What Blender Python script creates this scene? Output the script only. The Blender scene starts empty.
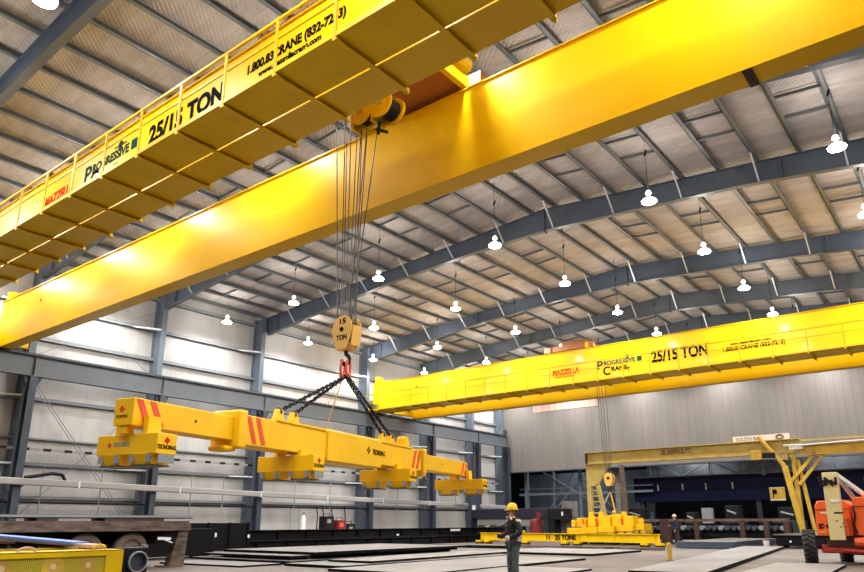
import bpy, bmesh, math, random
from mathutils import Vector, Matrix
random.seed(7)
PI = math.pi
SC = bpy.context.scene
COL = SC.collection
R = math.radians

# ------------------------------------------------------------------ materials
def mat(name, col, rough=.5, metal=0, spec=.5, coat=0, noise=None, bump=None, emit=None, es=1, wave=None):
    m = bpy.data.materials.new(name); m.use_nodes = True
    nt = m.node_tree; b = nt.nodes['Principled BSDF']
    b.inputs['Base Color'].default_value = (*col, 1)
    b.inputs['Roughness'].default_value = rough
    b.inputs['Metallic'].default_value = metal
    b.inputs['Specular IOR Level'].default_value = spec
    b.inputs['Coat Weight'].default_value = coat
    b.inputs['Coat Roughness'].default_value = .08
    if emit:
        b.inputs['Emission Color'].default_value = (*emit, 1)
        b.inputs['Emission Strength'].default_value = es
    tc = nt.nodes.new('ShaderNodeNewGeometry')
    if noise:   # (scale xyz, colour2, low, high)
        sc, c2, lo, hi = noise
        mp = nt.nodes.new('ShaderNodeMapping'); mp.inputs['Scale'].default_value = sc
        nt.links.new(tc.outputs['Position'], mp.inputs['Vector'])
        n = nt.nodes.new('ShaderNodeTexNoise'); n.inputs['Scale'].default_value = 1; n.inputs['Detail'].default_value = 6
        n.inputs['Roughness'].default_value = .6
        nt.links.new(mp.outputs[0], n.inputs['Vector'])
        r = nt.nodes.new('ShaderNodeValToRGB')
        r.color_ramp.elements[0].position = lo; r.color_ramp.elements[1].position = hi
        r.color_ramp.elements[0].color = (*c2, 1); r.color_ramp.elements[1].color = (*col, 1)
        nt.links.new(n.outputs['Fac'], r.inputs[0]); nt.links.new(r.outputs[0], b.inputs['Base Color'])
        last = r
    if wave:    # (axis, period m, colour, width 0..1) thin seams
        ax, per, c3, wd = wave
        sp = nt.nodes.new('ShaderNodeSeparateXYZ'); nt.links.new(tc.outputs['Position'], sp.inputs[0])
        dv = nt.nodes.new('ShaderNodeMath'); dv.operation = 'DIVIDE'; dv.inputs[1].default_value = per
        nt.links.new(sp.outputs[ax], dv.inputs[0])
        fr = nt.nodes.new('ShaderNodeMath'); fr.operation = 'FRACT'; nt.links.new(dv.outputs[0], fr.inputs[0])
        lt = nt.nodes.new('ShaderNodeMath'); lt.operation = 'LESS_THAN'; lt.inputs[1].default_value = wd
        nt.links.new(fr.outputs[0], lt.inputs[0])
        mx = nt.nodes.new('ShaderNodeMix'); mx.data_type = 'RGBA'
        nt.links.new(lt.outputs[0], mx.inputs['Factor'])
        if noise: nt.links.new(last.outputs[0], mx.inputs['A'])
        else: mx.inputs['A'].default_value = (*col, 1)
        mx.inputs['B'].default_value = (*c3, 1)
        nt.links.new(mx.outputs['Result'], b.inputs['Base Color'])
    if bump:    # (kind, scale, strength, distance)
        k, s, st, d = bump
        if k == 'noise':
            t = nt.nodes.new('ShaderNodeTexNoise'); t.inputs['Scale'].default_value = s; t.inputs['Detail'].default_value = 4
            nt.links.new(tc.outputs['Position'], t.inputs['Vector']); o = t.outputs['Fac']
        else:
            t = nt.nodes.new('ShaderNodeTexWave'); t.wave_type = 'BANDS'; t.bands_direction = k
            t.inputs['Scale'].default_value = s
            nt.links.new(tc.outputs['Position'], t.inputs['Vector']); o = t.outputs['Fac']
        bp = nt.nodes.new('ShaderNodeBump'); bp.inputs['Strength'].default_value = st; bp.inputs['Distance'].default_value = d
        nt.links.new(o, bp.inputs['Height']); nt.links.new(bp.outputs[0], b.inputs['Normal'])
    return m

M = {}
YEL = (.76, .475, .002)
M['yellow'] = mat('gloss yellow enamel', YEL, .32, spec=.16, coat=.14, bump=('noise', .5, .10, .05), noise=((.25, .4, .3), (.70, .42, .002), .35, .65))
M['yellow_flat'] = mat('yellow paint', (.76, .50, .003), .45, spec=.2, noise=((1.3, 1.3, 1.3), (.68, .43, .003), .3, .6))
M['yellow_shaded'] = mat('yellow paint with rail shade', (.60, .385, .003), .5, spec=.2)  # crane yellow with the shade on the rails painted into the colour
M['yellow_spr'] = mat('orange yellow paint', (.93, .53, .005), .42, spec=.3, noise=((1.3, 1.3, 1.3), (.86, .46, .004), .3, .6))
M['yellow_worn'] = mat('worn yellow paint', (.62, .40, .03), .55, noise=((2, 2, 2), (.45, .27, .04), .35, .6))
M['yellow_old'] = mat('dulled yellow paint', (.50, .38, .10), .6, noise=((1.5, 1.5, 1.5), (.36, .25, .06), .3, .65))
M['guard'] = mat('yellow perforated guard', (.52, .42, .02), .6, wave=(1, .03, (.30, .24, .01), .45))
M['block'] = mat('hook block ochre paint', (.80, .45, .08), .45)
M['steel'] = mat('blue grey frame paint', (.088, .112, .150), .42, spec=.5, noise=((.6, .6, .6), (.066, .085, .118), .35, .65))
M['steel_col'] = mat('blue grey column paint', (.130, .160, .200), .5, noise=((1, 1, .4), (.095, .12, .16), .35, .7))
M['steel_navy'] = mat('dark crane column paint', (.040, .052, .078), .5, noise=((3, 3, .8), (.02, .026, .042), .3, .65))
M['runway'] = mat('grey runway beam paint', (.150, .170, .195), .5, noise=((.5, .5, .5), (.11, .13, .15), .35, .7))
M['purlin'] = mat('galvanised purlin', (.15, .165, .18), .45, metal=.3)
M['brace'] = mat('zinc brace', (.62, .66, .70), .4, metal=.3)
M['deck'] = mat('insulated roof deck', (.50, .455, .425), .75, noise=((.5, 1.6, .6), (.34, .305, .285), .3, .62), wave=(1, .9, (.34, .305, .285), .03), bump=('DIAGONAL', 3.0, .5, .03))
M['liner'] = mat('white wall liner', (.46, .45, .44), .45, noise=((.5, .7, .25), (.36, .35, .34), .3, .6), wave=(1, 1.1, (.36, .345, .33), .03), bump=('noise', .8, .25, .1))
M['backwall'] = mat('beige grey ribbed cladding', (.185, .165, .15), .7, noise=((.6, .6, .12), (.14, .125, .115), .3, .65), wave=(0, .62, (.12, .11, .10), .07))
M['floor'] = mat('concrete floor', (.125, .10, .083), .6, noise=((.35, .35, .35), (.07, .05, .038), .3, .62), bump=('noise', 6, .2, .02))
M['plate'] = mat('mill steel plate top', (.25, .235, .225), .45, metal=.1, noise=((.5, .3, .5), (.14, .13, .12), .3, .65))
M['plate_edge'] = mat('dark plate edge', (.004, .004, .005), .8, spec=.1)
M['plate_blue'] = mat('bluish plate edge', (.03, .05, .08), .6)
M['rope'] = mat('wire rope', (.10, .095, .09), .5, metal=.4)
M['black'] = mat('black steel', (.006, .006, .007), .6, spec=.25)
M['blacksteel'] = mat('dark oiled beam steel', (.003, .003, .004), .7, spec=.15, noise=((1, 1, 4), (.006, .006, .007), .3, .7))
M['navy'] = mat('navy paint', (.0015, .003, .022), .6, spec=.12)
M['navy_dk'] = mat('dark navy paint', (.008, .010, .022), .6)
M['rust'] = mat('rusty steel', (.16, .11, .085), .85, noise=((2, 2, 6), (.03, .02, .016), .3, .65))
M['rustdk'] = mat('dark rust', (.055, .025, .018), .8)
M['brown'] = mat('red oxide trolley plate', (.36, .12, .03), .5)
M['orange'] = mat('orange machine paint', (.78, .115, .015), .4, coat=.2)
M['red'] = mat('red paint', (.42, .03, .02), .5)
M['rustred'] = mat('dull red paint', (.17, .012, .015), .6)
M['redlt'] = mat('bright red link', (.75, .10, .03), .5)
M['stripe'] = mat('red stripe', (.72, .06, .01), .5)
M['redtext'] = mat('red lettering', (.60, .03, .008), .9, spec=.05)
M['blacktext'] = mat('black lettering', (.004, .004, .005), .9, spec=.05)
M['greentext'] = mat('dark green lettering', (.008, .045, .035), .9, spec=.05)
M['tan'] = mat('tan boom paint', (.62, .50, .25), .5)
M['white'] = mat('white paint', (.8, .8, .8), .4)
M['bannerw'] = mat('faded banner', (.75, .68, .62), .6)
M['rubber'] = mat('tyre rubber', (.035, .033, .033), .85)
M['rubber_dusty'] = mat('dusty tyre', (.15, .12, .10), .9)
M['blue'] = mat('blue strap', (.12, .22, .55), .5)
M['pinkboard'] = mat('pale timber', (.55, .36, .27), .7)
M['chrome'] = mat('bright steel', (.6, .62, .65), .25, metal=.8)
M['pipe'] = mat('pale duct', (.30, .295, .285), .5)
M['greypipe'] = mat('grey pipe', (.22, .24, .26), .5)
M['concrete'] = mat('concrete block', (.20, .19, .18), .9, noise=((2, 2, 2), (.12, .115, .11), .3, .6))
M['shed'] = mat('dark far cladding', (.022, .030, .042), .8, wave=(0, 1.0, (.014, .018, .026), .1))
M['bluegrey'] = mat('dim blue grey framing', (.11, .15, .19), .6)
M['skin'] = mat('skin', (.55, .30, .21), .5)
M['hair'] = mat('hair', (.06, .035, .02), .7)
M['helmet'] = mat('yellow hard hat', (.95, .60, .01), .3, coat=.3)
M['helmetw'] = mat('pale hard hat', (.85, .68, .52), .35)
M['jacket'] = mat('black jacket', (.008, .008, .009), .8)
M['jacketn'] = mat('navy coverall', (.012, .018, .045), .8)
M['vest'] = mat('pale vest back', (.62, .55, .50), .8)
M['jeans'] = mat('grey denim', (.12, .155, .165), .85, noise=((14, 14, 6), (.045, .06, .068), .35, .65))
M['glove'] = mat('work glove', (.60, .55, .48), .8)
M['boot'] = mat('boot leather', (.03, .02, .015), .7)
M['lens'] = mat('lit lamp lens', (1, 1, 1), .3, emit=(1, .97, .93), es=38)
M['cap'] = mat('lamp housing with painted glow', (.8, .8, .78), .4, emit=(1, .96, .9), es=1.1)  # weak emission painted in so the housing looks lit by the lamp
M['orangecol'] = mat('orange traffic colour', (.7, .2, .02), .5)

# ------------------------------------------------------------------ helpers
class MB:
    """collects shapes into one mesh; world coordinates minus the thing's location"""
    def __init__(s, t=None):
        s.bm = bmesh.new(); s.o = Vector((0, 0, 0))
        if t is not None: s.o = Vector(t.location)
    def v(s, p): return s.bm.verts.new(Vector(p) - s.o)
    def hull8(s, ps):
        v = [s.v(p) for p in ps]
        for f in ((0, 3, 2, 1), (4, 5, 6, 7), (0, 1, 5, 4), (1, 2, 6, 5), (2, 3, 7, 6), (3, 0, 4, 7)):
            s.bm.faces.new([v[i] for i in f])
        return s
    def box(s, a, b):
        (x0, y0, z0), (x1, y1, z1) = a, b
        return s.hull8([(x0, y0, z0), (x1, y0, z0), (x1, y1, z0), (x0, y1, z0), (x0, y0, z1), (x1, y0, z1), (x1, y1, z1), (x0, y1, z1)])
    def cbox(s, c, d):
        return s.box([c[i] - d[i] / 2 for i in range(3)], [c[i] + d[i] / 2 for i in range(3)])
    def bar(s, p, q, w, h, up=(0, 0, 1)):
        p = Vector(p); q = Vector(q); d = (q - p).normalized(); u = Vector(up)
        if abs(d.dot(u)) > .99: u = Vector((0, 1, 0))
        x = d.cross(u).normalized() * w / 2; y = x.cross(d).normalized() * h / 2
        return s.hull8([p - x - y, p + x - y, q + x - y, q - x - y, p - x + y, p + x + y, q + x + y, q - x + y])
    def tube(s, p, q, r, n=8, r2=None, caps=True):
        p = Vector(p); q = Vector(q); d = (q - p).normalized()
        u = Vector((0, 0, 1)) if abs(d.z) < .9 else Vector((1, 0, 0))
        x = d.cross(u).normalized(); y = d.cross(x)
        r2 = r if r2 is None else r2
        A = [s.v(p + (x * math.cos(t) + y * math.sin(t)) * r) for t in [2 * PI * i / n for i in range(n)]]
        B = [s.v(q + (x * math.cos(t) + y * math.sin(t)) * r2) for t in [2 * PI * i / n for i in range(n)]]
        for i in range(n): s.bm.faces.new([A[i], A[(i + 1) % n], B[(i + 1) % n], B[i]])
        if caps: s.bm.faces.new(A[::-1]); s.bm.faces.new(B)
        return s
    def path(s, pts, r, n=6):
        for a, b in zip(pts, pts[1:]): s.tube(a, b, r, n)
        return s
    def prism(s, poly, a, b, axis):
        """poly of 2-D points extruded along axis from a to b; axis 'x': (y,z), 'y': (x,z), 'z': (x,y)"""
        def P(p, t):
            return {'x': (t, p[0], p[1]), 'y': (p[0], t, p[1]), 'z': (p[0], p[1], t)}[axis]
        A = [s.v(P(p, a)) for p in poly]; B = [s.v(P(p, b)) for p in poly]; n = len(poly)
        for i in range(n): s.bm.faces.new([A[i], A[(i + 1) % n], B[(i + 1) % n], B[i]])
        s.bm.faces.new(A[::-1]); s.bm.faces.new(B)
        return s
    def lathe(s, c, prof, n=16, axis=(0, 0, 1), a0=0, a1=2 * PI):
        """prof: (r, t) along axis from c"""
        c = Vector(c); d = Vector(axis).normalized()
        u = Vector((0, 0, 1)) if abs(d.z) < .9 else Vector((1, 0, 0))
        x = d.cross(u).normalized(); y = d.cross(x)
        rings = []
        for r, t in prof:
            rings.append([s.v(c + d * t + (x * math.cos(k) + y * math.sin(k)) * max(r, 1e-4)) for k in [2 * PI * i / n for i in range(n)]])
        for A, B in zip(rings, rings[1:]):
            for i in range(n): s.bm.faces.new([A[i], A[(i + 1) % n], B[(i + 1) % n], B[i]])
        s.bm.faces.new(rings[0][::-1]); s.bm.faces.new(rings[-1])
        return s
    def torus(s, c, R1, r, axis, n=14, k=6, sx=1.0, sy=1.0, long_axis=None):
        c = Vector(c); d = Vector(axis).normalized()
        if long_axis is None:
            u = Vector((0, 0, 1)) if abs(d.z) < .9 else Vector((1, 0, 0))
            x = d.cross(u).normalized()
        else: x = Vector(long_axis).normalized()
        y = d.cross(x).normalized()
        rr = []
        for i in range(n):
            t = 2 * PI * i / n; e = x * math.cos(t) * sx + y * math.sin(t) * sy
            nrm = (x * math.cos(t) + y * math.sin(t)).normalized()
            rr.append([s.v(c + e * R1 + (nrm * math.cos(a) + d * math.sin(a)) * r) for a in [2 * PI * j / k for j in range(k)]])
        for i in range(n):
            A, B = rr[i], rr[(i + 1) % n]
            for j in range(k): s.bm.faces.new([A[j], A[(j + 1) % k], B[(j + 1) % k], B[j]])
        return s
    def build(s, name, m, parent=None, bevel=0, smooth=False):
        bmesh.ops.recalc_face_normals(s.bm, faces=s.bm.faces)
        me = bpy.data.meshes.new(name); s.bm.to_mesh(me); s.bm.free()
        me.materials.append(M[m] if isinstance(m, str) else m)
        if smooth:
            for p in me.polygons: p.use_smooth = True
        o = bpy.data.objects.new(name, me); COL.objects.link(o)
        if parent is not None: o.parent = parent
        else: o.location = s.o
        if bevel:
            b = o.modifiers.new('bevel', 'BEVEL'); b.width = bevel; b.segments = 2; b.limit_method = 'ANGLE'
        return o

def thing(name, label, cat, loc=(0, 0, 0), rz=0, group=None):
    o = bpy.data.objects.new(name, None); COL.objects.link(o); o.empty_display_size = .3
    o.location = loc; o.rotation_euler = (0, 0, rz)
    return tag(o, label, cat, group)
def tag(o, label, cat, group=None):
    o['label'] = label; o['category'] = cat
    if group: o['group'] = group
    return o
def struct(o): o['kind'] = 'structure'; return o
def copy_tree(o, parent=None):
    c = o.copy(); COL.objects.link(c)
    if parent is not None: c.parent = parent; c.matrix_parent_inverse = o.matrix_parent_inverse
    for ch in list(o.children): copy_tree(ch, c)
    return c

def lettering(name, txt, size, m, parent, origin, xdir, updir, loc0=(0, 0, 0), depth=.006, width=None, bold=0, shear=0):
    """raised flat letters starting at origin (lower left), running along xdir"""
    cu = bpy.data.curves.new(name, 'FONT'); cu.body = txt; cu.size = size; cu.extrude = depth / 2; cu.offset = bold; cu.shear = shear
    to = bpy.data.objects.new('tmp', cu); COL.objects.link(to)
    dg = bpy.context.evaluated_depsgraph_get(); dg.update()
    me = bpy.data.meshes.new_from_object(to.evaluated_get(dg))
    bpy.data.objects.remove(to)
    xs = [v.co.x for v in me.vertices]; k = 1
    if width: k = width / (max(xs) - min(xs))
    X = Vector(xdir).normalized(); U = Vector(updir).normalized(); N = X.cross(U)
    O = Vector(origin) - Vector(loc0)
    for v in me.vertices: v.co = O + X * v.co.x * k + U * v.co.y + N * v.co.z
    me.materials.clear(); me.materials.append(M[m])
    o = bpy.data.objects.new(name, me); COL.objects.link(o); o.parent = parent
    return o

# ------------------------------------------------------------------ geometry of the hall
XW = -40.85             # left wall inner face
RX, RZ = -16.75, 17.75  # ridge
XR = 7.4
YF, YB = -8.0, 62.0
RAFT = [7.5, 15.1, 22.5, 30.56, 41.4, 49.1, 56.2, 61.4]
def rtop(x): return RZ - .0805 * abs(x - RX)
BOT = [(-39.85, 14.6), (-34.4, 15.28), (-28.6, 15.93), (-22.0, 16.38), (-16.75, 16.52), (-13.5, 16.36), (-7.0, 16.0), (-3.4, 15.62), (6.5, 14.4)]
def rbot(x):
    for (a, za), (b, zb) in zip(BOT, BOT[1:]):
        if a <= x <= b: return za + (zb - za) * (x - a) / (b - a)
    return 14.5

struct(MB().box((-46, YF - 6, -.3), (14, 90, 0)).build('floor', 'floor'))
struct(MB().box((XW - .2, YF, 0), (XW, YB + .3, 16.2)).build('wall_left', 'liner'))
# roof: two slopes in one ceiling object
c = MB()
for xa, xb in ((XW - .2, RX), (RX, XR + .4)):
    za, zb = rtop(xa) + .24, rtop(xb) + .24
    c.hull8([(xa, YF, za), (xb, YF, zb), (xb, YB + .3, zb), (xa, YB + .3, za), (xa, YF, za + .15), (xb, YF, zb + .15), (xb, YB + .3, zb + .15), (xa, YB + .3, za + .15)])
struct(c.build('ceiling', 'deck'))
# end wall: upper cladding hangs to 6.4 m, open below into the next bay
b = MB(); b.prism([(XW, 6.4), (XR + .4, 6.4), (XR + .4, rtop(XR) + .3), (RX, RZ + .3), (XW, rtop(XW) + .3)], YB, YB + .25, 'y')
struct(b.build('wall_back', 'backwall'))
struct(MB().box((XW, YB - .06, 6.32), (XR, YB + .3, 6.42)).build('trim_1', 'steel_navy'))
struct(MB().box((XW, YB - .25, 0), (XW + 1.1, YB + .25, 6.4)).build('trim_2', 'greypipe'))
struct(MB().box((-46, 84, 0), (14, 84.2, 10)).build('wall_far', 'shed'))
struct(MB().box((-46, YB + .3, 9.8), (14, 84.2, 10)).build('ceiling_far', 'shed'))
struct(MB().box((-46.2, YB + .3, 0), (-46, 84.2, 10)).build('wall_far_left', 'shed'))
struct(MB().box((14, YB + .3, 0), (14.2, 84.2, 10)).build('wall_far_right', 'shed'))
# narrow patch of bare pinkish sheathing above the cladding, seen under the far crane
o = MB().box((-36.3, YB - .06, 12.35), (-29.0, YB - .01, 13.3)).build('trim_3', mat('unpainted sheathing', (.50, .33, .26), .8, wave=(0, .75, (.22, .16, .13), .1))); struct(o)

# rafters ------------------------------------------------------------------
RN = {7.5: 'nearest the viewer, crossing the top left corner of the view', 15.1: 'second nearest, mostly hidden above the near crane',
      22.5: 'seen just past the big yellow girder of the near crane', 30.56: 'first full arch beyond the near crane, widest in view',
      41.4: 'second full arch, meeting the wall right of the hook block', 49.1: 'third arch, just above the far crane at its left end',
      56.2: 'partly hidden behind the far crane', 61.4: 'against the back wall behind the far crane'}
def rafter(y):
    t = thing('roof_rafter', 'dark blue-grey steel roof rafter, ' + RN[y], 'rafter', (RX, y, 16.5))
    top = [(-40.75, rtop(-40.75)), (RX, RZ), (6.5, rtop(6.5))]
    poly = BOT + top[::-1]
    m = MB(t); m.prism(poly, y - .01, y + .01, 'y'); m.build('web', 'steel', t)
    m = MB(t)
    for (x0, z0), (x1, z1) in zip(BOT, BOT[1:]): m.bar((x0, y, z0), (x1, y, z1), .30, .03)
    m.build('bottom_flange', 'steel', t)
    m = MB(t)
    for (x0, z0), (x1, z1) in zip(top, top[1:]): m.bar((x0, y, z0 - .015), (x1, y, z1 - .015), .30, .03)
    m.build('top_flange', 'steel', t)
    for x in (-38.7, -28.8, RX, -5.0):
        m = MB(t); m.box((x - .03, y - .15, rbot(x) - (.12 if x == RX else 0)), (x + .03, y + .15, rtop(x))); m.build('splice_plate', 'steel', t)
    if y > 8:
        for k, x in enumerate(PX):
            if k % 2 == 0 and abs(x + 40.2) > .1 and x < 2:
                m = MB(t); m.bar((x, y - .12, rbot(x) + .03), (x, y - 1.15, rtop(x) + .08), .07, .05); m.build('flange_brace', 'brace', t)
    return t
PX = [-40.2] + [-17.6 - 1.75 * k for k in range(12, -1, -1)] + [-16.2 + 1.71 * k for k in range(13)]
for y in RAFT: rafter(y)

# purlins, each continuous from end to end, with pairs of bridging straps ---
for k, x in enumerate(PX):
    z = rtop(x)
    m = MB(); m.o = Vector((x, 0, z))
    y0, y1 = YF, YB
    s = 1 if x < RX else -1
    m.box((x - .012, y0, z + .0), (x + .012, y1, z + .235))
    m.box((x - .012, y0, z), (x + .15, y1, z + .02)); m.box((x - .13, y0, z + .215), (x + .012, y1, z + .235))
    p = m.build('roof_purlin', 'purlin')
    tag(p, 'galvanised steel purlin running the length of the roof under the deck, crossing every rafter', 'purlin', 'roof purlins')
    if k % 2 == 1 and k + 1 < len(PX) and not (x < RX < PX[k + 1]):
        x2 = PX[k + 1]; z2 = rtop(x2)
        ys = [-4] + RAFT
        for a, b_ in zip(ys, ys[1:]):
            if b_ > 57 or b_ < 16: continue
            mid = (a + b_) / 2
            for dy in (-.85, .85):
                m = MB(); m.o = Vector((x, 0, z)); m.bar((x + .01, mid + dy, z + .1), (x2 - .01, mid + dy, z2 + .1), .05, .12)
                m.build('bridging_strap', 'purlin', p)

# columns on the left wall ---------------------------------------------------
CY = [7.5, 15.1, 22.5, 30.2, 41.1, 49.1, 56.2, 61.5]
CN = {7.5: 'nearest, beyond the left edge of the view', 15.1: 'at the left edge of the view under the near crane', 22.5: 'behind the tip magnet of the hanging spreader',
      30.2: 'behind the left stripes of the hanging spreader', 41.1: 'behind the middle of the spreader, right of the hook block',
      49.1: 'left of the spreader tip, under the far crane', 56.2: 'just behind the far end magnet of the spreader', 61.5: 'in the far corner beside the back wall'}
def hcol(m, x0, x1, y, w, z0, z1):
    m.box((x0, y - .012, z0), (x1, y + .012, z1))
    for x in (x0, x1): m.box((x - .02, y - w / 2, z0), (x + .02, y + w / 2, z1))
for y in CY:
    t = thing('wall_column', 'tall blue-grey steel building column on the left wall, ' + CN[y], 'column', (-40.3, y, 0))
    m = MB(t); hcol(m, -40.78, -39.87, y, .34, 0, rtop(-40.5) - .05); m.build('shaft', 'steel_col', t)
    m = MB(t); m.box((-40.85, y - .25, 0), (-39.75, y + .25, .04)); m.build('base_plate', 'steel_col', t)
    for z in (4.5, 8.05, 13.25):
        m = MB(t); m.bar((-39.85, y - .18, z - .04), (-40.55, y - 1.6, z - .02), .05, .09); m.build('flange_brace', 'brace', t)
    t = thing('crane_column', 'dark crane runway column carrying the runway beam, ' + CN[y], 'column', (-39.35, y, 0))
    m = MB(t); hcol(m, -39.55, -39.12, y, .36, 0, 8.93); m.build('shaft', 'steel_navy', t)
    m = MB(t); m.box((-39.65, y - .25, 0), (-39.02, y + .25, .05)); m.build('base_plate', 'steel_navy', t)
    m = MB(t); m.prism([(y - .17, 8.2), (y + .17, 8.2), (y + .45, 8.93), (y - .45, 8.93)], -39.4, -39.28, 'x'); m.build('cap_plate', 'steel_navy', t)
    for s in (-1, 1):
        m = MB(t); m.bar((-39.8, y + .2 * s, 3.0), (-39.8, y + .2 * s + .5 * s, 3.5), .05, .05); m.build('knee_brace', 'steel_navy', t)

# girts
for z, h in ((.75, .12), (2.75, .16), (4.5, .20), (5.85, .10), (8.0, .20), (11.4, .22), (13.3, .20), (15.35, .22)):
    m = MB(); m.o = Vector((-40.75, 0, z))
    m.box((XW, YF, z - h / 2), (XW + .03, YB - .3, z + h / 2)); m.box((XW, YF, z + h / 2 - .02), (XW + .22, YB - .3, z + h / 2))
    m.box((XW, YF, z - h / 2), (XW + .22, YB - .3, z - h / 2 + .02)); m.box((XW + .2, YF, z - h / 2), (XW + .22, YB - .3, z + h / 2))
    o = m.build('wall_girt', 'greypipe')
    tag(o, {.75: 'lowest grey wall girt, near the floor behind the steel stock', 2.75: 'grey wall girt just below the pale duct', 4.5: 'grey wall girt above the pale duct',
            5.85: 'thin grey wall girt above the dashed conductor bar', 8.0: 'grey wall girt just below the runway beam', 11.4: 'grey wall girt just above the runway beam',
            13.3: 'grey wall girt high on the left wall, second from the eave', 15.35: 'topmost grey wall girt, at the eave'}[z], 'girt')
# runway beams
def runway(x, label):
    t = thing('runway_beam', label, 'runway beam', (x, 25, 8.95))
    m = MB(t); m.box((x - .02, YF, 8.95), (x + .02, 61.3, 10.03)); m.build('web', 'runway', t)
    m = MB(t); m.box((x - .2, YF, 8.95), (x + .2, 61.3, 8.99)); m.build('bottom_flange', 'runway', t)
    m = MB(t); m.box((x - .24, YF, 10.03), (x + .24, 61.3, 10.08)); m.build('top_flange', 'steel_navy', t)
    m = MB(t); m.box((x - .035, YF, 10.08), (x + .035, 61.3, 10.2)); m.build('crane_rail', 'steel_navy', t)
    if x < 0:
        for y in CY:
            m = MB(t); m.box((x - .19, y - .02, 8.99), (x + .19, y + .02, 10.03)); m.build('stiffener', 'runway', t)
        for y in (61.1,):
            m = MB(t); m.box((x - .15, y - .15, 10.2), (x + .15, y + .15, 10.7)); m.build('end_stop', 'steel_navy', t)
runway(-39.3, 'long grey runway beam along the left wall carrying both yellow cranes')
runway(5.9, 'grey runway beam on the far right side, beyond the right edge of the view')
for y in (7.5, 22.5, 41.1, 56.2):
    t = thing('crane_column', 'dark crane column under the right runway, beyond the right edge of the view', 'column', (5.9, y, 0), group='right side crane columns')
    m = MB(t); hcol(m, 5.7, 6.1, y, .36, 0, 8.93); m.build('shaft', 'steel_navy', t)
    t = thing('wall_column', 'blue-grey building column on the right side, beyond the right edge of the view', 'column', (6.9, y, 0), group='right side building columns')
    m = MB(t); hcol(m, 6.5, 7.2, y, .34, 0, 15.7); m.build('shaft', 'steel_col', t)

# cross bracing rods on the left wall
def rods(name, label, segs, r=.022):
    m = MB(); m.o = Vector(segs[0][0])
    for a, b_ in segs: m.tube(a, b_, r, 5)
    tag(m.build(name, 'greypipe'), label, 'brace')
rods('cross_brace', 'thin steel X-brace rods below the runway beam at the left, behind the trailer', [((-40.3, 15.4, 8.9), (-40.3, 22.2, .8)), ((-40.3, 15.4, 1.4), (-40.3, 22.2, 8.7)), ((-40.3, 15.6, 8.9), (-40.3, 22.4, .8))])
rods('cross_brace', 'thin steel X-brace rods above the runway beam near the left edge', [((-40.3, 15.4, 14.5), (-40.3, 22.2, 10.3)), ((-40.3, 15.4, 10.3), (-40.3, 22.2, 14.5))], .018)
rods('cross_brace', 'thin steel X-brace rods on the wall behind the far end magnet', [((-40.3, 49.4, 8.7), (-40.3, 55.9, .8)), ((-40.3, 49.4, .8), (-40.3, 55.9, 8.7))])
# pale duct, dashed conductor bar, dark pipe
t = thing('wall_duct', 'long pale grey square duct hung along the left wall behind the spreader', 'duct', (-39.0, 30, 3.2))
m = MB(t); m.bar((-38.85, 5, 3.62), (-38.85, 60.5, 2.86), .25, .34); m.build('duct_run', 'pipe', t, bevel=.05)
for y in range(6, 60, 6):
    z = 3.62 - .0137 * (y - 5)
    m = MB(t); m.box((-38.99, y - .05, z - .19), (-38.71, y + .05, z + .19)); m.build('joint_band', 'brace', t)
for y in (9, 12.4, 16.2, 19.3, 24.9, 27.2, 33.1, 36.5, 44, 46.5, 52):
    m = MB(t); m.tube((-39.0, y, 1.9 if y < 40 else 2.4), (-39.0, y, 4.45), .028, 5); m.build('hanger_rod', 'greypipe', t)
t = thing('conductor_bar', 'grey conductor bar with black dashes along the left wall below the thin girt', 'conductor bar', (-39.9, 20, 5.2))
m = MB(t); m.box((-39.95, YF, 5.17), (-39.87, 60.5, 5.29)); m.build('bar', 'pipe', t)
m = MB(t)
for i in range(44):
    y = 12 + i * 1.1
    m.box((-39.965, y, 5.16), (-39.855, y + .4, 5.30))
m.build('insulator', 'black', t)['kind'] = 'stuff'
t = thing('compressed_air_pipe', 'dark pipe running low along the left wall under the pale duct', 'pipe', (-39.9, 20, 2.5))
m = MB(t); m.tube((-39.72, YF, 2.48), (-39.72, 60, 2.48), .055, 8); m.build('pipe_run', 'black', t)
m = MB(); m.o = Vector((-38.85, 16.6, 3.8)); m.path([(-38.85, 15.3, 3.68), (-38.85, 16.6, 3.95), (-38.85, 17.1, 3.9), (-38.85, 17.3, 3.6)], .09, 8); tag(m.build('exhaust_elbow', 'black'), 'black bent exhaust pipe standing on the pale duct near the left edge', 'pipe')

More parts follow.
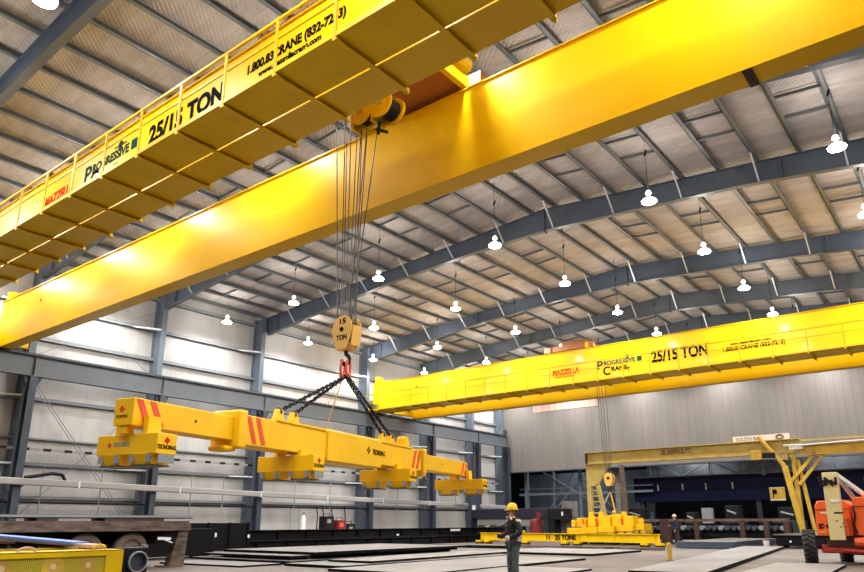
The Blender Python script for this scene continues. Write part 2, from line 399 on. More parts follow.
# ------------------------------------------------------------------ overhead cranes
def crane(dy, label, tz, near):
    """dy shifts the crane along the hall from the near crane's place"""
    x0, x1 = -39.6, 5.75
    t = thing('overhead_crane', label, 'overhead crane', (x0, 8.62 + dy, 10.2))
    gy = ((8.62, 9.42), (13.25, 13.80))
    for a, b_ in gy:
        a += dy; b_ += dy
        g = MB(t)
        z1 = 12.66
        g.prism([(x0, 10.9), (x0 + .0, z1), (x1, z1), (x1, 10.6), (x1 - 2, 10.2), (x0 + .5, 10.2), (x0, 10.45)], a, b_, 'y')
        g.box((x0 + .3, a - .05, 10.17), (x1 - 1.9, b_ + .05, 10.2)); g.box((x0, a - .06, z1), (x1, b_ + .06, z1 + .03))
        G = g.build('bridge_girder', 'yellow', t)
        m = MB(t); m.box((x0 + .3, (a + b_) / 2 - .04, z1 + .03), (x1, (a + b_) / 2 + .04, z1 + .12)); m.build('trolley_rail', 'steel_navy', t)
        m = MB(t); m.box((x0 + .12, a + .1, z1 + .03), (x0 + .42, b_ - .05, z1 + .55)); m.build('end_stop', 'yellow_flat', t, bevel=.03)
        m = MB(t); m.box((-2.62, a - .04, 10.13), (-2.44, b_ + .06, 10.17)); m.build('stiffener', 'rustdk', t)
        m = MB(t); m.cbox((-34.9, a - .012, 11.85), (.09, .02, .14)); m.build('lifting_hole', 'black', t)
    # walkway along the near girder's outer face
    ya, yb = 7.45 + dy, 8.53 + dy
    m = MB(t); m.box((x0 + .2, ya, 10.17), (x1, yb - .0, 10.2)); m.build('walkway_deck', 'yellow_flat', t)
    m = MB(t); m.box((x0 + .2, ya - .012, 10.15), (x1, ya, 10.26)); m.build('toe_board', 'yellow_flat', t)
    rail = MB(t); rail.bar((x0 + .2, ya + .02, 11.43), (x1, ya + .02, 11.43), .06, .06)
    R_ = rail.build('top_rail', 'yellow_shaded', t)
    rail = MB(t); rail.bar((x0 + .2, ya + .02, 10.97), (x1, ya + .02, 10.97), .035, .04); rail.build('mid_rail', 'yellow_shaded', t)
    k = 0; x = -15.30 - 1.745 * 13
    while x < x1:
        m = MB(t); m.box((x - .035, ya - .02, 10.1), (x + .035, ya + .015, 11.41)); m.build('guard_post', 'yellow_shaded', t)
        m = MB(t); m.box((x - .06, ya - .02, 10.07), (x + .06, 9.50 + dy, 10.10)); m.box((x - .06, ya - .02, 10.10), (x - .04, 9.50 + dy, 10.17))
        m.box((x - .04, 9.46 + dy, 10.05), (x + .04, 9.54 + dy, 10.17)); m.build('walkway_bracket', 'yellow_flat', t)
        x += 1.745
    # end trucks with wheels
    for ex in (-39.3, 5.9):
        m = MB(t)
        m.box((ex - .18, 7.9 + dy, 10.34), (ex + .18, 14.6 + dy, 10.86)); e = m.build('end_truck', 'yellow_flat', t, bevel=.02)
        for yy in (8.3, 14.2):
            m = MB(t); m.tube((ex - .09, yy + dy, 10.45), (ex + .09, yy + dy, 10.45), .25, 16); m.build('wheel', 'steel_navy', e)
        m = MB(t); m.box((ex + .18 if ex < 0 else ex - .55, 7.6 + dy, 10.45), (ex + .55 if ex < 0 else ex - .18, 8.4 + dy, 10.75)); m.build('drive_motor', 'steel_navy', e)
    # lettering on the near girder's near face
    y = 8.612 + dy; L = t.location
    X = (1, 0, 0); U = (0, 0, 1)
    def let(txt, x, z, size, m_, w, bold=.0, nm='lettering'):
        # seen from -y side: x to the right
        return lettering(nm, txt, size, m_, t, (x, y, z), X, U, L, .008, w, bold)
    let('25/15 TON', -17.15 if near else -15.62, 11.66 if near else 11.08, .74 if near else .98, 'blacktext', 3.5, .034)
    px = -12.75 if near else -11.3; pz = 11.94 if near else 11.08
    let('1.800.83CRANE (832-7263)', px, pz, .34, 'blacktext', 3.4, .014)
    let('www.mazzellacrane.com', px + .5, pz - .26 if near else pz + .33, .22, 'blacktext', 2.2, .008)
    mx = -23.6 if near else -22.65; mz = 11.62 if near else 11.12
    let('MAZZELLA', mx, mz, .50, 'redtext', 2.0, .022)
    let('Crane Services', mx + .1, mz - .22, .22, 'redtext', 1.5)
    qx = -20.9 if near else -19.35; qz = 11.62 if near else 11.10
    let('P', qx, qz, .78, 'greentext', .42, .02); let('C', qx + .42, qz - .42 if not near else qz - .30, .78, 'blacktext', .5, .02)
    let('ROGRESSIVE ■', qx + .50, qz + .22, .40, 'greentext', 2.6, .016)
    let('RANE', qx + 1.0, qz - .22, .40, 'blacktext', 1.1, .016)
    # small crane emblem above the name: mast, jib and hook
    m = MB(t); e0 = qx + 2.15
    m.tube((e0, y, qz + .62), (e0, y - .01, qz + .62), .13, 12)
    m.box((e0 - .35, y - .01, qz + .58), (e0 + .35, y, qz + .62))
    m.build('emblem', 'greentext', t)
    m = MB(t); m.box((e0 + .0, y - .01, qz - .42), (e0 + .05, y, qz - .1)); m.box((e0 - .1, y - .01, qz - .16), (e0 + .15, y, qz - .1)); m.build('emblem_hook', 'greentext', t)
    # the pale placard strip behind the website line
    return t
crane(0, 'huge yellow double-girder overhead crane in the foreground with walkway, spanning the top of the view', 0, True)
crane(32.85, 'yellow double-girder overhead crane in the background, in front of the back wall', 0, False)

def trolley(cx, dy, label, hoist_x):
    t = thing('hoist_trolley', label, 'hoist trolley', (cx, 11.3 + dy, 12.8))
    m = MB(t); m.box((cx - 1.5, 8.95 + dy, 12.86), (cx + 1.45, 13.6 + dy, 12.92)); m.build('deck_plate', 'brown', t)
    for s in (-1.5, 1.3):
        m = MB(t); m.box((cx + s, 8.8 + dy, 12.80), (cx + s + .16, 13.7 + dy, 13.15)); m.build('side_frame', 'yellow_flat' if s > 0 else 'brown', t)
    for yy in (9.03, 13.5):
        m = MB(t); m.box((cx - 1.9, yy - .12 + dy, 12.85), (cx + 1.85, yy + .12 + dy, 13.2)); e = m.build('end_carriage', 'brown', t)
        for xx in (-1.55, 1.5):
            m = MB(t); m.tube((cx + xx, yy - .06 + dy, 12.93), (cx + xx, yy + .06 + dy, 12.93), .15, 14); m.build('wheel', 'yellow_flat', e)
    m = MB(t); m.box((cx - .9, 9.6 + dy, 13.15), (cx + .9, 12.8 + dy, 13.7)); m.build('hoist_housing', 'brown', t, bevel=.04)
    m = MB(t); m.tube((cx + 1.75, 12.3 + dy, 13.05), (cx + 1.75, 12.9 + dy, 13.05), .2, 12); m.build('drive_motor', 'yellow_flat', t)
    return t

# near hoist: drum pair and ropes
T1 = (-11.0, 0)
trolley(-10.95, 0, 'rust-brown hoist trolley sitting between the girders of the near crane, above the hook ropes', 0)
t = thing('rope_drum_set', 'yellow-flanged rope sheaves with black rope under the near trolley', 'rope drum', (-10.7, 11, 12.85))
for dx, y0, y1, rr in ((-10.28, 10.75, 11.28, .36), (-10.92, 10.72, 11.1, .33)):
    m = MB(t); m.tube((dx, y0 + .05, 11.28), (dx, y1 - .05, 11.28), rr * .72, 20); d = m.build('rope_winding', 'black', t)
    for yy in (y0, y1 - .05):
        m = MB(t); m.lathe((dx, yy, 11.28), [(.04, -.02), (rr * .55, 0), (rr, -.01), (rr, .05), (rr * .5, .05)], 24, (0, 1, 0)); m.build('flange', 'yellow_flat', d)
    m = MB(t); m.tube((dx, y0 - .12, 11.28), (dx, y0, 11.28), .07, 10); m.build('hub', 'chrome', d)
m = MB(t)
for dx in (-10.6, -11.28):
    m.box((dx - .04, 10.8, 10.95), (dx + .04, 11.25, 12.86))
m.box((-11.3, 11.28, 11.05), (-10.56, 11.34, 11.12)); m.build('sheave_frame', 'yellow_flat', t)
m = MB(t); m.bar((-10.55, 10.95, 10.75), (-10.2, 10.95, 10.55), .06, .06); m.bar((-10.5, 10.95, 10.6), (-10.45, 10.95, 10.95), .05, .05); m.build('limit_switch', 'black', t)

HX, HY = -11.98, 11.55
t = thing('hook_block', 'ochre 15 ton hook block hanging on ropes above the yellow spreader beam', 'hook block', (HX, HY, 5.3))
face = [(-.40, .60), (-.37, .80), (-.25, .98), (-.08, 1.06), (.08, 1.06), (.25, .98), (.37, .80), (.40, .60), (.34, .35), (.20, .02), (-.20, .02), (-.34, .35)]
for s in (-1, 1):
    m = MB(t); m.prism([(HX + a, 5.3 + b_) for a, b_ in face], HY + s * .26 - .02, HY + s * .26 + .02, 'y'); m.build('cheek_plate', 'block', t)
for q in (-.13, 0, .13):
    m = MB(t); m.lathe((HX, HY + q - .05, 5.92), [(.20, 0), (.31, .0), (.31, .02), (.24, .035), (.24, .065), (.31, .08), (.31, .1), (.2, .1)], 20, (0, 1, 0)); m.build('sheave', 'rope', t)
m = MB(t); m.box((HX - .2, HY - .25, 5.30), (HX + .2, HY + .25, 5.46)); m.build('crosshead', 'block', t, bevel=.03)
m = MB(t); m.hull8([(HX + .34, HY - .24, 5.4), (HX + .38, HY - .24, 5.4), (HX + .38, HY + .24, 5.4), (HX + .34, HY + .24, 5.4), (HX + .41, HY - .24, 6.0), (HX + .44, HY - .24, 6.0), (HX + .44, HY + .24, 6.0), (HX + .41, HY + .24, 6.0)]); m.build('rope_guard', 'block', t)
m = MB(t); m.tube((HX, HY - .31, 5.93), (HX, HY + .31, 5.93), .07, 12); m.build('sheave_pin', 'blacktext', t)
m = MB(t)
pts = [(0, .04), (0, -.10), (.11, -.18), (.15, -.28), (.09, -.38), (-.03, -.41), (-.13, -.35), (-.17, -.25)]
m.path([(HX + a, HY, 5.3 + b_) for a, b_ in pts], .062, 8)
for a, b_ in pts[1:-1]: m.lathe((HX + a, HY, 5.3 + b_ - .062), [(.01, 0), (.045, .02), (.062, .062), (.045, .104), (.01, .124)], 8)
m.build('hook', 'black', t, smooth=True)
lettering('lettering', '15', .22, 'blacktext', t, (HX - .15, HY - .285, 6.10), (1, 0, 0), (0, 0, 1), t.location, .006, .26, .008)
lettering('lettering', 'TON', .22, 'blacktext', t, (HX - .2, HY - .285, 5.60), (1, 0, 0), (0, 0, 1), t.location, .006, .42, .008)
t.scale = (.85, .62, .82); t.location.z = 5.47
# ropes of the near hoist: one thing each is a fall of rope
tops = [(-12.45, 11.3, 12.85), (-12.3, 11.5, 12.85), (-12.12, 11.4, 12.85), (-11.98, 11.7, 12.85), (-11.85, 11.3, 12.85), (-11.62, 11.5, 12.85), (-11.35, 11.5, 12.85), (-11.18, 11.05, 11.05), (-10.95, 11.0, 10.95), (-10.55, 11.0, 11.0)]
bots = [(-12.23, 11.47, 6.05), (-12.2, 11.55, 6.05), (-12.2, 11.63, 6.05), (-12.05, 11.63, 6.2), (-11.95, 11.47, 6.2), (-11.80, 11.47, 6.05), (-11.76, 11.55, 6.05), (-11.76, 11.63, 6.05), (-11.9, 11.52, 6.2), (-11.88, 11.58, 6.2)]
for i, (a, b_) in enumerate(zip(tops, bots)):
    m = MB(); m.o = Vector(b_); m.tube(a, b_, .0145, 6)
    tag(m.build('hoist_rope', 'rope'), 'thin wire rope running from the near trolley down to the 15 ton hook block', 'wire rope', 'ropes of the near hoist')

# red link and chains
t = thing('sling_link', 'orange-red long lifting link hung on the black hook', 'lifting link', (HX, HY, 4.85))
for s in (-.10, .10):
    m = MB(t); m.torus((HX + s, HY, 5.04), .1, .032, (1, .15, 0), 20, 8, sx=2.0, sy=.8, long_axis=(0, 0, 1)); m.build('oval_link', 'redlt', t)
m = MB(t); m.tube((HX - .17, HY, 4.86), (HX + .17, HY, 4.86), .045, 10); m.build('shackle_pin', 'redlt', t)

# ------------------------------------------------------------------ spreader beam with four lifting magnets
SP = Vector((-11.95, 11.62, 0)); ANG = math.atan2(-.235, .972)      # local +y runs along the beam
ROT = Matrix.Rotation(math.atan2(.235, .972), 4, 'Z')
def spw(p): return SP + ROT @ Vector(p)
t = thing('magnet_spreader_beam', 'large yellow telescopic magnet spreader beam with red stripes hanging in mid air from chains', 'spreader beam', SP, math.atan2(.235, .972))
# centre box: thick middle, sleeves each side with a stepped underside
m = MB(); m.prism([(-1.3, 2.80), (-1.0, 2.70), (1.0, 2.70), (1.3, 2.80), (3.55, 2.80), (3.55, 3.36), (1.2, 3.36), (1.15, 3.42), (-1.15, 3.42), (-1.2, 3.36), (-3.95, 3.36), (-3.95, 2.80)], -.26, .26, 'x')
m.box((-.30, -1.2, 2.72), (.30, 1.2, 3.38)); m.build('centre_box', 'yellow_spr', t, bevel=.015)
for s in (-1, 1):
    m = MB(); m.box((-.29, min(s * 1.25, s * 3.0), 3.355), (.29, max(s * 1.25, s * 3.0), 3.40)); m.build('top_plate', 'yellow_spr', t)
    cy_ = -4.03 if s < 0 else 3.68
    m = MB(); m.box((-.33, cy_ - .12, 2.72), (.33, cy_ + .12, 3.42)); m.box((-.2, cy_ + (-.32 if s < 0 else 0), 2.66), (.2, cy_ + (.32 if s > 0 else 0), 2.76)); m.build('collar', 'yellow_spr', t, bevel=.04)
    y0, y1 = (s * 3.3, -6.42 if s < 0 else 7.1)
    m = MB(); m.box((-.20, min(y0, y1), 2.86), (.20, max(y0, y1), 3.29)); m.build('telescopic_arm', 'yellow_spr', t, bevel=.012)
    # red diagonal stripes on sleeve and arm tip, both sides
    for (yc, zb, zt, hx) in ((-3.78 if s < 0 else 3.3, 2.84, 3.34, .262), (-6.28 if s < 0 else 6.9, 2.90, 3.27, .202)):
        for q in (0, .26):
            for sx in (-1, 1):
                m = MB(); ya = yc - s * q
                lean = s * .10
                P = [(ya - lean, zb), (ya + .13 - lean, zb), (ya + .13 + lean, zt), (ya + lean, zt)]
                m.prism(P, sx * hx, sx * (hx + .004), 'x'); m.build('red_stripe', 'stripe', t)
    for sx in (-1, 1):
        m = MB(); m.tube((sx * .2, s * 5.1, 3.08), (sx * .206, s * 5.1, 3.08), .025, 8); m.build('lock_pin', 'black', t)
# lugs
for sy in (-2.6, -2.1, 1.75, 2.2):
    for sx in (-.17,):
        m = MB(); m.prism([(sy - .17, 3.38), (sy + .17, 3.38), (sy + .08, 3.66), (sy - .08, 3.66)], -.06, .06, 'x'); l = m.build('lifting_lug', 'yellow_spr', t, bevel=.02)
        m = MB(); m.torus((0, sy, 3.62), .07, .028, (0, 1, 0), 12, 6); m.build('shackle', 'rope', l)
m = MB(); m.box((-.12, 2.75, 3.4), (.12, 3.05, 3.58)); m.tube((-.13, 2.9, 3.6), (.13, 2.9, 3.6), .1, 12); m.build('cable_reel', 'yellow_spr', t)
lettering('lettering', 'TECNOMAG', .17, 'blacktext', t, (.308, .75, 3.02), (0, 1, 0), (0, 0, 1), (0, 0, 0), .004, .62, .004)
m = MB()
for (a, b_) in ((0, 1), (1, 0), (0, -1), (-1, 0)): m.prism([(.56 + a * .05 - .035, 3.10 + b_ * .05), (.56 + a * .05, 3.10 + b_ * .05 + .035), (.56 + a * .05 + .035, 3.10 + b_ * .05), (.56 + a * .05, 3.10 + b_ * .05 - .035)], .302, .307, 'x')
m.build('emblem', 'blacktext', t)
def diamond(m, c, r, axis, a, b_):
    m.prism([(c[0] - r, c[1]), (c[0], c[1] + r), (c[0] + r, c[1]), (c[0], c[1] - r)], a, b_, axis)
m = MB(); diamond(m, (-.04, 3.12), .06, 'y', -6.427, -6.42); m.build('emblem', 'stripe', t)
lettering('lettering', 'TECNOMAG', .07, 'blacktext', t, (-.15, -6.422, 2.98), (1, 0, 0), (0, 0, 1), (0, 0, 0), .004, .24)
# magnet cross units: yellow cross beam, hangers, two magnets each
for i, (sy, ex) in enumerate(((-6.1, .63), (-2.1, .70), (2.1, .74), (7.0, .84))):
    side = .20
    m = MB(); m.box((-ex, sy - side, 2.42), (ex, sy + side, 2.74)); cb = m.build('magnet_cross_beam', 'yellow_spr', t, bevel=.012)
    m = MB()
    for qx in ((-.34, -.24), (.24, .34)): m.box((qx[0], sy - .13, 2.70), (qx[1], sy + .13, 3.02 if abs(sy) > 3 else 2.86))
    m.build('hanger', 'yellow_spr', cb)
    for s in (-1, 1):
        m = MB(); m.hull8([(s * ex * .52 - ex * .31, sy - .17, 2.27), (s * ex * .52 + ex * .31, sy - .17, 2.27), (s * ex * .52 + ex * .31, sy + .17, 2.27), (s * ex * .52 - ex * .31, sy + .17, 2.27),
                           (s * ex * .52 - ex * .35, sy - .22, 2.42), (s * ex * .52 + ex * .35, sy - .22, 2.42), (s * ex * .52 + ex * .35, sy + .22, 2.42), (s * ex * .52 - ex * .35, sy + .22, 2.42)])
        g = m.build('magnet', 'yellow_spr', cb)
        m = MB()
        for q in (-1, 1): m.box((s * ex * .52 + q * ex * .27 - .045, sy - .225, 2.30), (s * ex * .52 + q * ex * .27 + .045, sy - .19, 2.42))
        m.build('bare_corner', 'chrome', g)
        m = MB(); m.box((s * ex * .52 - ex * .31, sy - .2, 2.245), (s * ex * .52 + ex * .31, sy + .2, 2.268)); m.build('pole_face', 'rope', g)
    m = MB(); m.box((ex, sy - .16, 2.29), (ex + .012, sy + .16, 2.42)); m.build('junction_box', 'greypipe', cb)
    m = MB(); diamond(m, (sy, 2.63), .06, 'x', ex, ex + .004); m.build('emblem', 'redtext', cb)
    lettering('lettering', 'TECNOMAG', .09, 'blacktext', cb, (ex + .004, sy - .19, 2.50), (0, 1, 0), (0, 0, 1), (0, 0, 0), .003, .38, .002)
    if i == 0:
        lettering('lettering', 'TECNOMAG', .10, 'greypipe', cb, (-.28, sy - side - .002, 2.55), (1, 0, 0), (0, 0, 1), (0, 0, 0), .003, .34, .002)
        m = MB(); diamond(m, (-.36, 2.58), .05, 'y', sy - side - .004, sy - side); m.build('emblem', 'stripe', cb)
    m = MB(); m.box((-.08, sy - .3, 2.74), (.08, sy - .24, 2.86)); m.build('clamp', 'yellow_spr', cb)

# chains: four legs of oval links from the red link to the lugs
def chain(a, b_, label):
    a = Vector(a); b_ = Vector(b_); d = b_ - a; L = d.length; d.normalize(); n = int(L / .095)
    m = MB(); m.o = a
    side = d.cross(Vector((0, 0, 1))).normalized(); up = side.cross(d)
    for i in range(n):
        c_ = a + d * (i + .5) * L / n
        m.torus(c_, .042, .0175, side if i % 2 else up, 10, 5, sx=1.65, sy=.85, long_axis=d)
    tag(m.build('sling_chain', 'black'), label, 'chain')
ap = (HX, HY, 4.84)
for sy, txt in ((-2.6, 'black sling chain to the outermost lug on the near side of the spreader beam'), (-2.1, 'black sling chain to the inner lug on the near side of the spreader beam'),
                (1.75, 'black sling chain to the inner lug on the far side of the spreader beam'), (2.2, 'black sling chain to the outermost lug on the far side of the spreader beam')):
    q = spw((0, sy, 3.62)); chain((ap[0] + .04 * (1 if sy > 0 else -1), ap[1] + (.05 if abs(sy) > 1.8 else -.05), ap[2]), q, txt)
m = MB(); m.o = Vector(ap); m.tube((HX, HY - .05, 4.86), spw((-.1, -.75, 3.42)), .014, 6)
m.tube((HX - .03, HY - .05, 4.86), (HX - .28, HY - .3, 4.1), .008, 5)
tag(m.build('control_cable', 'yellow_worn'), 'thin yellow control cable hanging from the red link to the middle of the spreader', 'cable')

# ------------------------------------------------------------------ second hoist and magnet set (background)
trolley(-21.5, 32.85, 'rust-brown hoist trolley on top of the far crane', 0)
H2 = Vector((-20.12, 44.0, 3.3))
t = thing('hook_block', 'small ochre hook block hanging from the far crane above the stacked yellow magnets', 'hook block', H2)
m = MB(t)
for s in (-1, 1): m.prism([(H2.x + a * .98, 3.3 + b_ * 1.02) for a, b_ in face], H2.y + s * .22 - .02, H2.y + s * .22 + .02, 'y')
m.build('cheek_plate', 'block', t)
m = MB(t); m.lathe((H2.x, H2.y - .2, 3.95), [(.1, 0), (.3, 0), (.3, .4), (.1, .4)], 16, (0, 1, 0)); m.build('sheave', 'rope', t)
m = MB(t); m.tube((H2.x, H2.y - .3, 3.95), (H2.x, H2.y + .3, 3.95), .13, 12); m.build('sheave_pin', 'rustdk', t)
m = MB(t); m.path([(H2.x, H2.y, 3.3), (H2.x + .16, H2.y, 3.05), (H2.x + .05, H2.y, 2.8), (H2.x - .12, H2.y, 2.85), (H2.x - .16, H2.y, 3.0)], .07, 8)
m.build('hook', 'rustdk', t)
t.scale = (.8, .8, .8); t.location.z = 3.72
for i, (a, dx) in enumerate(((-.62, -.25), (-.42, -.12), (-.2, .05), (.1, .2))):
    m = MB(); m.o = Vector((H2.x + dx, H2.y, 4.25)); m.tube((H2.x + a, H2.y, 12.85), (H2.x + dx, H2.y, 4.25), .022, 5)
    tag(m.build('hoist_rope', 'rope'), 'thin wire rope hanging from the far crane down to the small hook block', 'wire rope', 'ropes of the far hoist')
for i, (dx, dy, txt) in enumerate(((-.95, 0, 'left'), (-.7, -.3, 'second from the left'), (.25, .1, 'rightmost'))):
    m = MB(); m.o = H2; m.tube((H2.x, H2.y, 3.38), (H2.x + dx, H2.y + dy, 1.9), .04, 6)
    tag(m.build('sling_chain', 'pipe' if i < 2 else 'yellow_spr'), txt + ' sling leg from the small hook to the stacked magnets', 'chain')

t = thing('magnet_spreader_beam', 'low yellow magnet spreader resting on its blocks in the background under the small hook', 'spreader beam', (-20.2, 44.0, 0))
random.seed(3)
m = MB(t); m.box((-21.8, 43.85, 1.15), (-18.1, 44.35, 1.66)); m.box((-21.0, 43.8, 1.2), (-19.2, 44.4, 1.84)); m.build('centre_box', 'yellow_spr', t, bevel=.03)
for x, w, z0, z1, y in ((-22.3, 1.1, .66, 1.04, 43.3), (-21.1, 1.1, .72, 1.10, 43.0), (-19.95, 1.1, .76, 1.14, 43.0), (-18.8, 1.1, .84, 1.22, 43.3), (-17.95, .65, .92, 1.30, 43.6)):
    m = MB(t); m.box((x - w / 2, y - .45, z0), (x + w / 2, y + .9, z1)); c_ = m.build('magnet_cross_beam', 'yellow_spr', t, bevel=.02)
    m = MB(t)
    for q in (-.25, .25): m.box((x + q * w - .22, y - .4, z0 - .22), (x + q * w + .22, y + .8, z0))
    m.build('magnet', 'yellow_worn', c_)
for x, w, h in ((-21.85, .62, .55), (-21.1, .55, .62), (-20.2, .85, .62), (-19.35, .65, .78), (-18.55, .7, .66)):
    m = MB(t); m.box((x - w / 2, 42.95, 1.12), (x + w / 2, 43.75, 1.12 + h)); m.build('battery_housing', 'yellow_spr', t, bevel=.04)
for x in (-22.6, -21.3, -20.6, -19.0, -17.9):
    m = MB(t); m.box((x - .14, 43.3, 1.1), (x + .14, 43.6, 1.55 if x in (-22.6, -17.9) else 2.05)); m.build('lifting_lug', 'yellow_spr', t, bevel=.04)
for x in (-21.7, -20.7, -19.0):
    m = MB(t); m.prism([(x, 1.25), (x + .14, 1.25), (x + .06, 1.62), (x - .08, 1.62)], 42.93, 42.95, 'y'); m.build('red_stripe', 'stripe', t)
for i, x in enumerate((-22.3, -21.1, -19.95, -18.8, -17.95)):
    m = MB(); m.o = Vector((x, 43.6, 0)); m.box((x - .32, 43.1, 0), (x + .32, 44.1, (.43, .49, .53, .61, .69)[i]))
    tag(m.build('support_block', 'black', bevel=.03), 'black steel support block under the resting yellow spreader', 'support block', 'support blocks under the resting spreader')

# long yellow floor beam marked 25 TONS
t = thing('spreader_bar', 'long yellow I-beam spreader bar on feet on the floor behind the worker, marked 25 tons', 'lifting beam', (-22.1, 40.7, 0))
def fb(s_):   # point along the bar
    return Vector((-28.7, 41.2, 0)).lerp(Vector((-15.5, 40.15, 0)), s_)
A, B = fb(0), fb(1)
dv = (B - A).normalized(); nv = Vector((dv.y, -dv.x, 0))
m = MB(t); m.bar(A + Vector((0, 0, .47)), B + Vector((0, 0, .47)), .02, .46); m.build('web', 'yellow_flat', t)
for z in (.24, .71):
    m = MB(t); m.bar(A + Vector((0, 0, z)), B + Vector((0, 0, z)), .26, .03); m.build('flange', 'yellow_flat', t)
for s_ in (.02, .27, .60, .78, .98):
    m = MB(t); p = fb(s_); m.bar(p + nv * .06 + Vector((0, 0, .25)), p + nv * .06 + Vector((0, 0, .70)), .02, .12, up=nv); m.build('stiffener', 'yellow_flat', t)
for s_ in (-.005, .05, .29, .52, .59, .93, 1.0):
    p = fb(s_); m = MB(t); m.cbox((p.x, p.y - .06, .17), (.42, .40, .12)); f_ = m.build('foot', 'yellow_flat', t)
    m = MB(t); m.cbox((p.x, p.y - .05, .055), (.52, .30, .11)); m.build('pad', 'rustdk', f_)
m = MB(t); m.torus(fb(.28) + Vector((0, 0, .78)), .10, .03, dv, 12, 6); m.build('lifting_eye', 'yellow_flat', t)
lettering('lettering', '11   25 TONS', .40, 'blacktext', t, fb(.41) + nv * .06 + Vector((0, 0, .34)), dv, (0, 0, 1), t.location, .01, 2.2, .014)

# ------------------------------------------------------------------ pendant lamps
LX = [-38.4, -31.7, -24.7, -17.05, -9.35, -2.4, 4.4]  # last column is out of view, added for fill light
LY = [-1.5, 5.45, 12.2, 19.1, 26.05, 33.1, 40.1, 46.7, 53.5, 59.6]  # first row is unseen, added behind the viewer for fill light
CNM = ['nearest the left wall', 'second from left wall', 'third from left wall', 'by the roof ridge', 'fifth from left wall', 'sixth from left wall', 'unseen seventh column added for fill']
RNM = ['unseen row added behind the viewer for fill', 'row nearest the viewer', 'row above the near crane', 'row behind the near girder', 'first row past near crane', 'second row past near crane', 'third row past near crane',
       'row before the far crane', 'row behind far crane', 'last row before back wall']
ZL = 14.3
def lamp_proto():
    t = thing('pendant_lamp', '', 'lamp', (0, 0, ZL))
    m = MB(); m.tube((0, 0, .42), (0, 0, 2.3), .012, 5); m.tube((.0, 0, 2.3), (0, 0, 4.2), .008, 5); m.build('hanging_cord', 'black', t)
    m = MB(); m.tube((-.03, 0, 2.1), (.05, .02, 2.35), .045, 6); m.build('plug', 'black', t)
    m = MB(); m.lathe((0, 0, .18), [(.03, .30), (.08, .28), (.12, .22), (.12, .14), (.05, .10), (.04, -.06)], 14); m.build('ballast_housing', 'cap', t, smooth=True)
    m = MB(); m.lathe((0, 0, 0), [(.08, .12), (.2, .09), (.31, .0), (.29, -.06), (.16, -.11), (.03, -.13)], 18); m.build('lens', 'lens', t, smooth=True)
    return t
lp = lamp_proto(); first = True
for j, y in enumerate(LY):
    for i, x in enumerate(LX):
        if first: o = lp; first = False
        else: o = copy_tree(lp)
        o.location = (x, y, ZL); o['label'] = 'lit pendant lamp, ' + CNM[i] + ', ' + RNM[j]; o['category'] = 'lamp'; o['group'] = 'pendant bay lamps'
        ztop = rtop(x) + .24
        for ch in o.children:
            if ch.name.startswith('hanging_cord'):
                ch.scale = (1, 1, (ztop - ZL - .42) / (4.2 - .42)); ch.location = (0, 0, .42 * (1 - ch.scale[2]))
        ld = bpy.data.lights.new('lamp_light', 'SPOT'); ld.energy = 900; ld.color = (1, .975, .94); ld.shadow_soft_size = .22
        ld.spot_size = R(176); ld.spot_blend = .5
        lo = bpy.data.objects.new('lamp_light', ld); COL.objects.link(lo); lo.parent = o; lo.location = (0, 0, -.2)
        ld = bpy.data.lights.new('lamp_uplight', 'POINT'); ld.energy = 75; ld.color = (1, .96, .91); ld.shadow_soft_size = .25
        lo = bpy.data.objects.new('lamp_uplight', ld); COL.objects.link(lo); lo.parent = o; lo.location = (0, 0, .75)
#REST-BEGIN
# ------------------------------------------------------------------ floor goods
def plate(x0, x1, y0, y1, z0, z1, label, rz=0, edge='plate_edge', group=None):
    cx, cy = (x0 + x1) / 2, (y0 + y1) / 2
    t = thing('steel_plate', label, 'steel plate', (cx, cy, z0), R(rz), group)
    hx, hy = (x1 - x0) / 2, (y1 - y0) / 2
    m = MB(); m.box((-hx, -hy, 0), (hx, hy, z1 - z0 - .004)); m.build('cut_edge', edge, t)
    m = MB(); m.box((-hx, -hy, z1 - z0 - .004), (hx, hy, z1 - z0)); m.build('top_face', 'plate', t)
def skids(x0, x1, ys, z0, z1, label):
    for i, y in enumerate(ys):
        m = MB(); m.o = Vector(((x0 + x1) / 2, y, z0)); m.box((x0 + .1, y - .06, z0), (x1 - .1, y + .06, z1))
        tag(m.build('timber_skid', 'rustdk'), label, 'skid', label.split(',')[0])
# left stack of three long plates on skids
skids(-25.2, -19.7, (17.8, 21.5, 26.2), 0, .05, 'dark timber skid, under the left stack of long plates')
plate(-25.6, -19.6, 16.6, 26.4, .05, .13, 'lowest long steel plate of the left floor stack')
skids(-25.2, -19.9, (17.8, 21.5, 26.2), .13, .20, 'dark timber skid, between the plates of the left stack')
plate(-25.2, -20.0, 16.9, 26.8, .20, .28, 'middle long steel plate of the left floor stack')
plate(-25.3, -19.8, 17.9, 27.3, .29, .38, 'topmost long steel plate of the left floor stack, pale surface')
plate(-24.3, -19.9, 14.6, 16.4, .0, .06, 'short steel plate lying on the floor in front of the left stack', 3)
plate(-19.4, -16.6, 16.2, 25.6, .0, .09, 'long steel plate flat on the floor right of the left stack', 0)
plate(-19.0, -17.0, 17.6, 27.0, .11, .17, 'narrow steel plate lying on top of the flat plate beside the left stack', 3)
plate(-19.3, -13.9, 28.2, 33.5, .0, .10, 'wide pale steel plate on the floor behind the worker')
plate(-16.3, -12.6, 15.2, 25.2, .0, .08, 'large steel plate under and left of the worker with a dark edge', 1.5)
plate(-12.3, -9.6, 10.5, 20.0, .0, .05, 'thin steel plate on the floor right of the worker, nearest the viewer', 4)
plate(-9.75, -7.75, 18.8, 41.6, .0, .13, 'very long steel plate with a dark left edge, running towards the boom lift', 7.7)
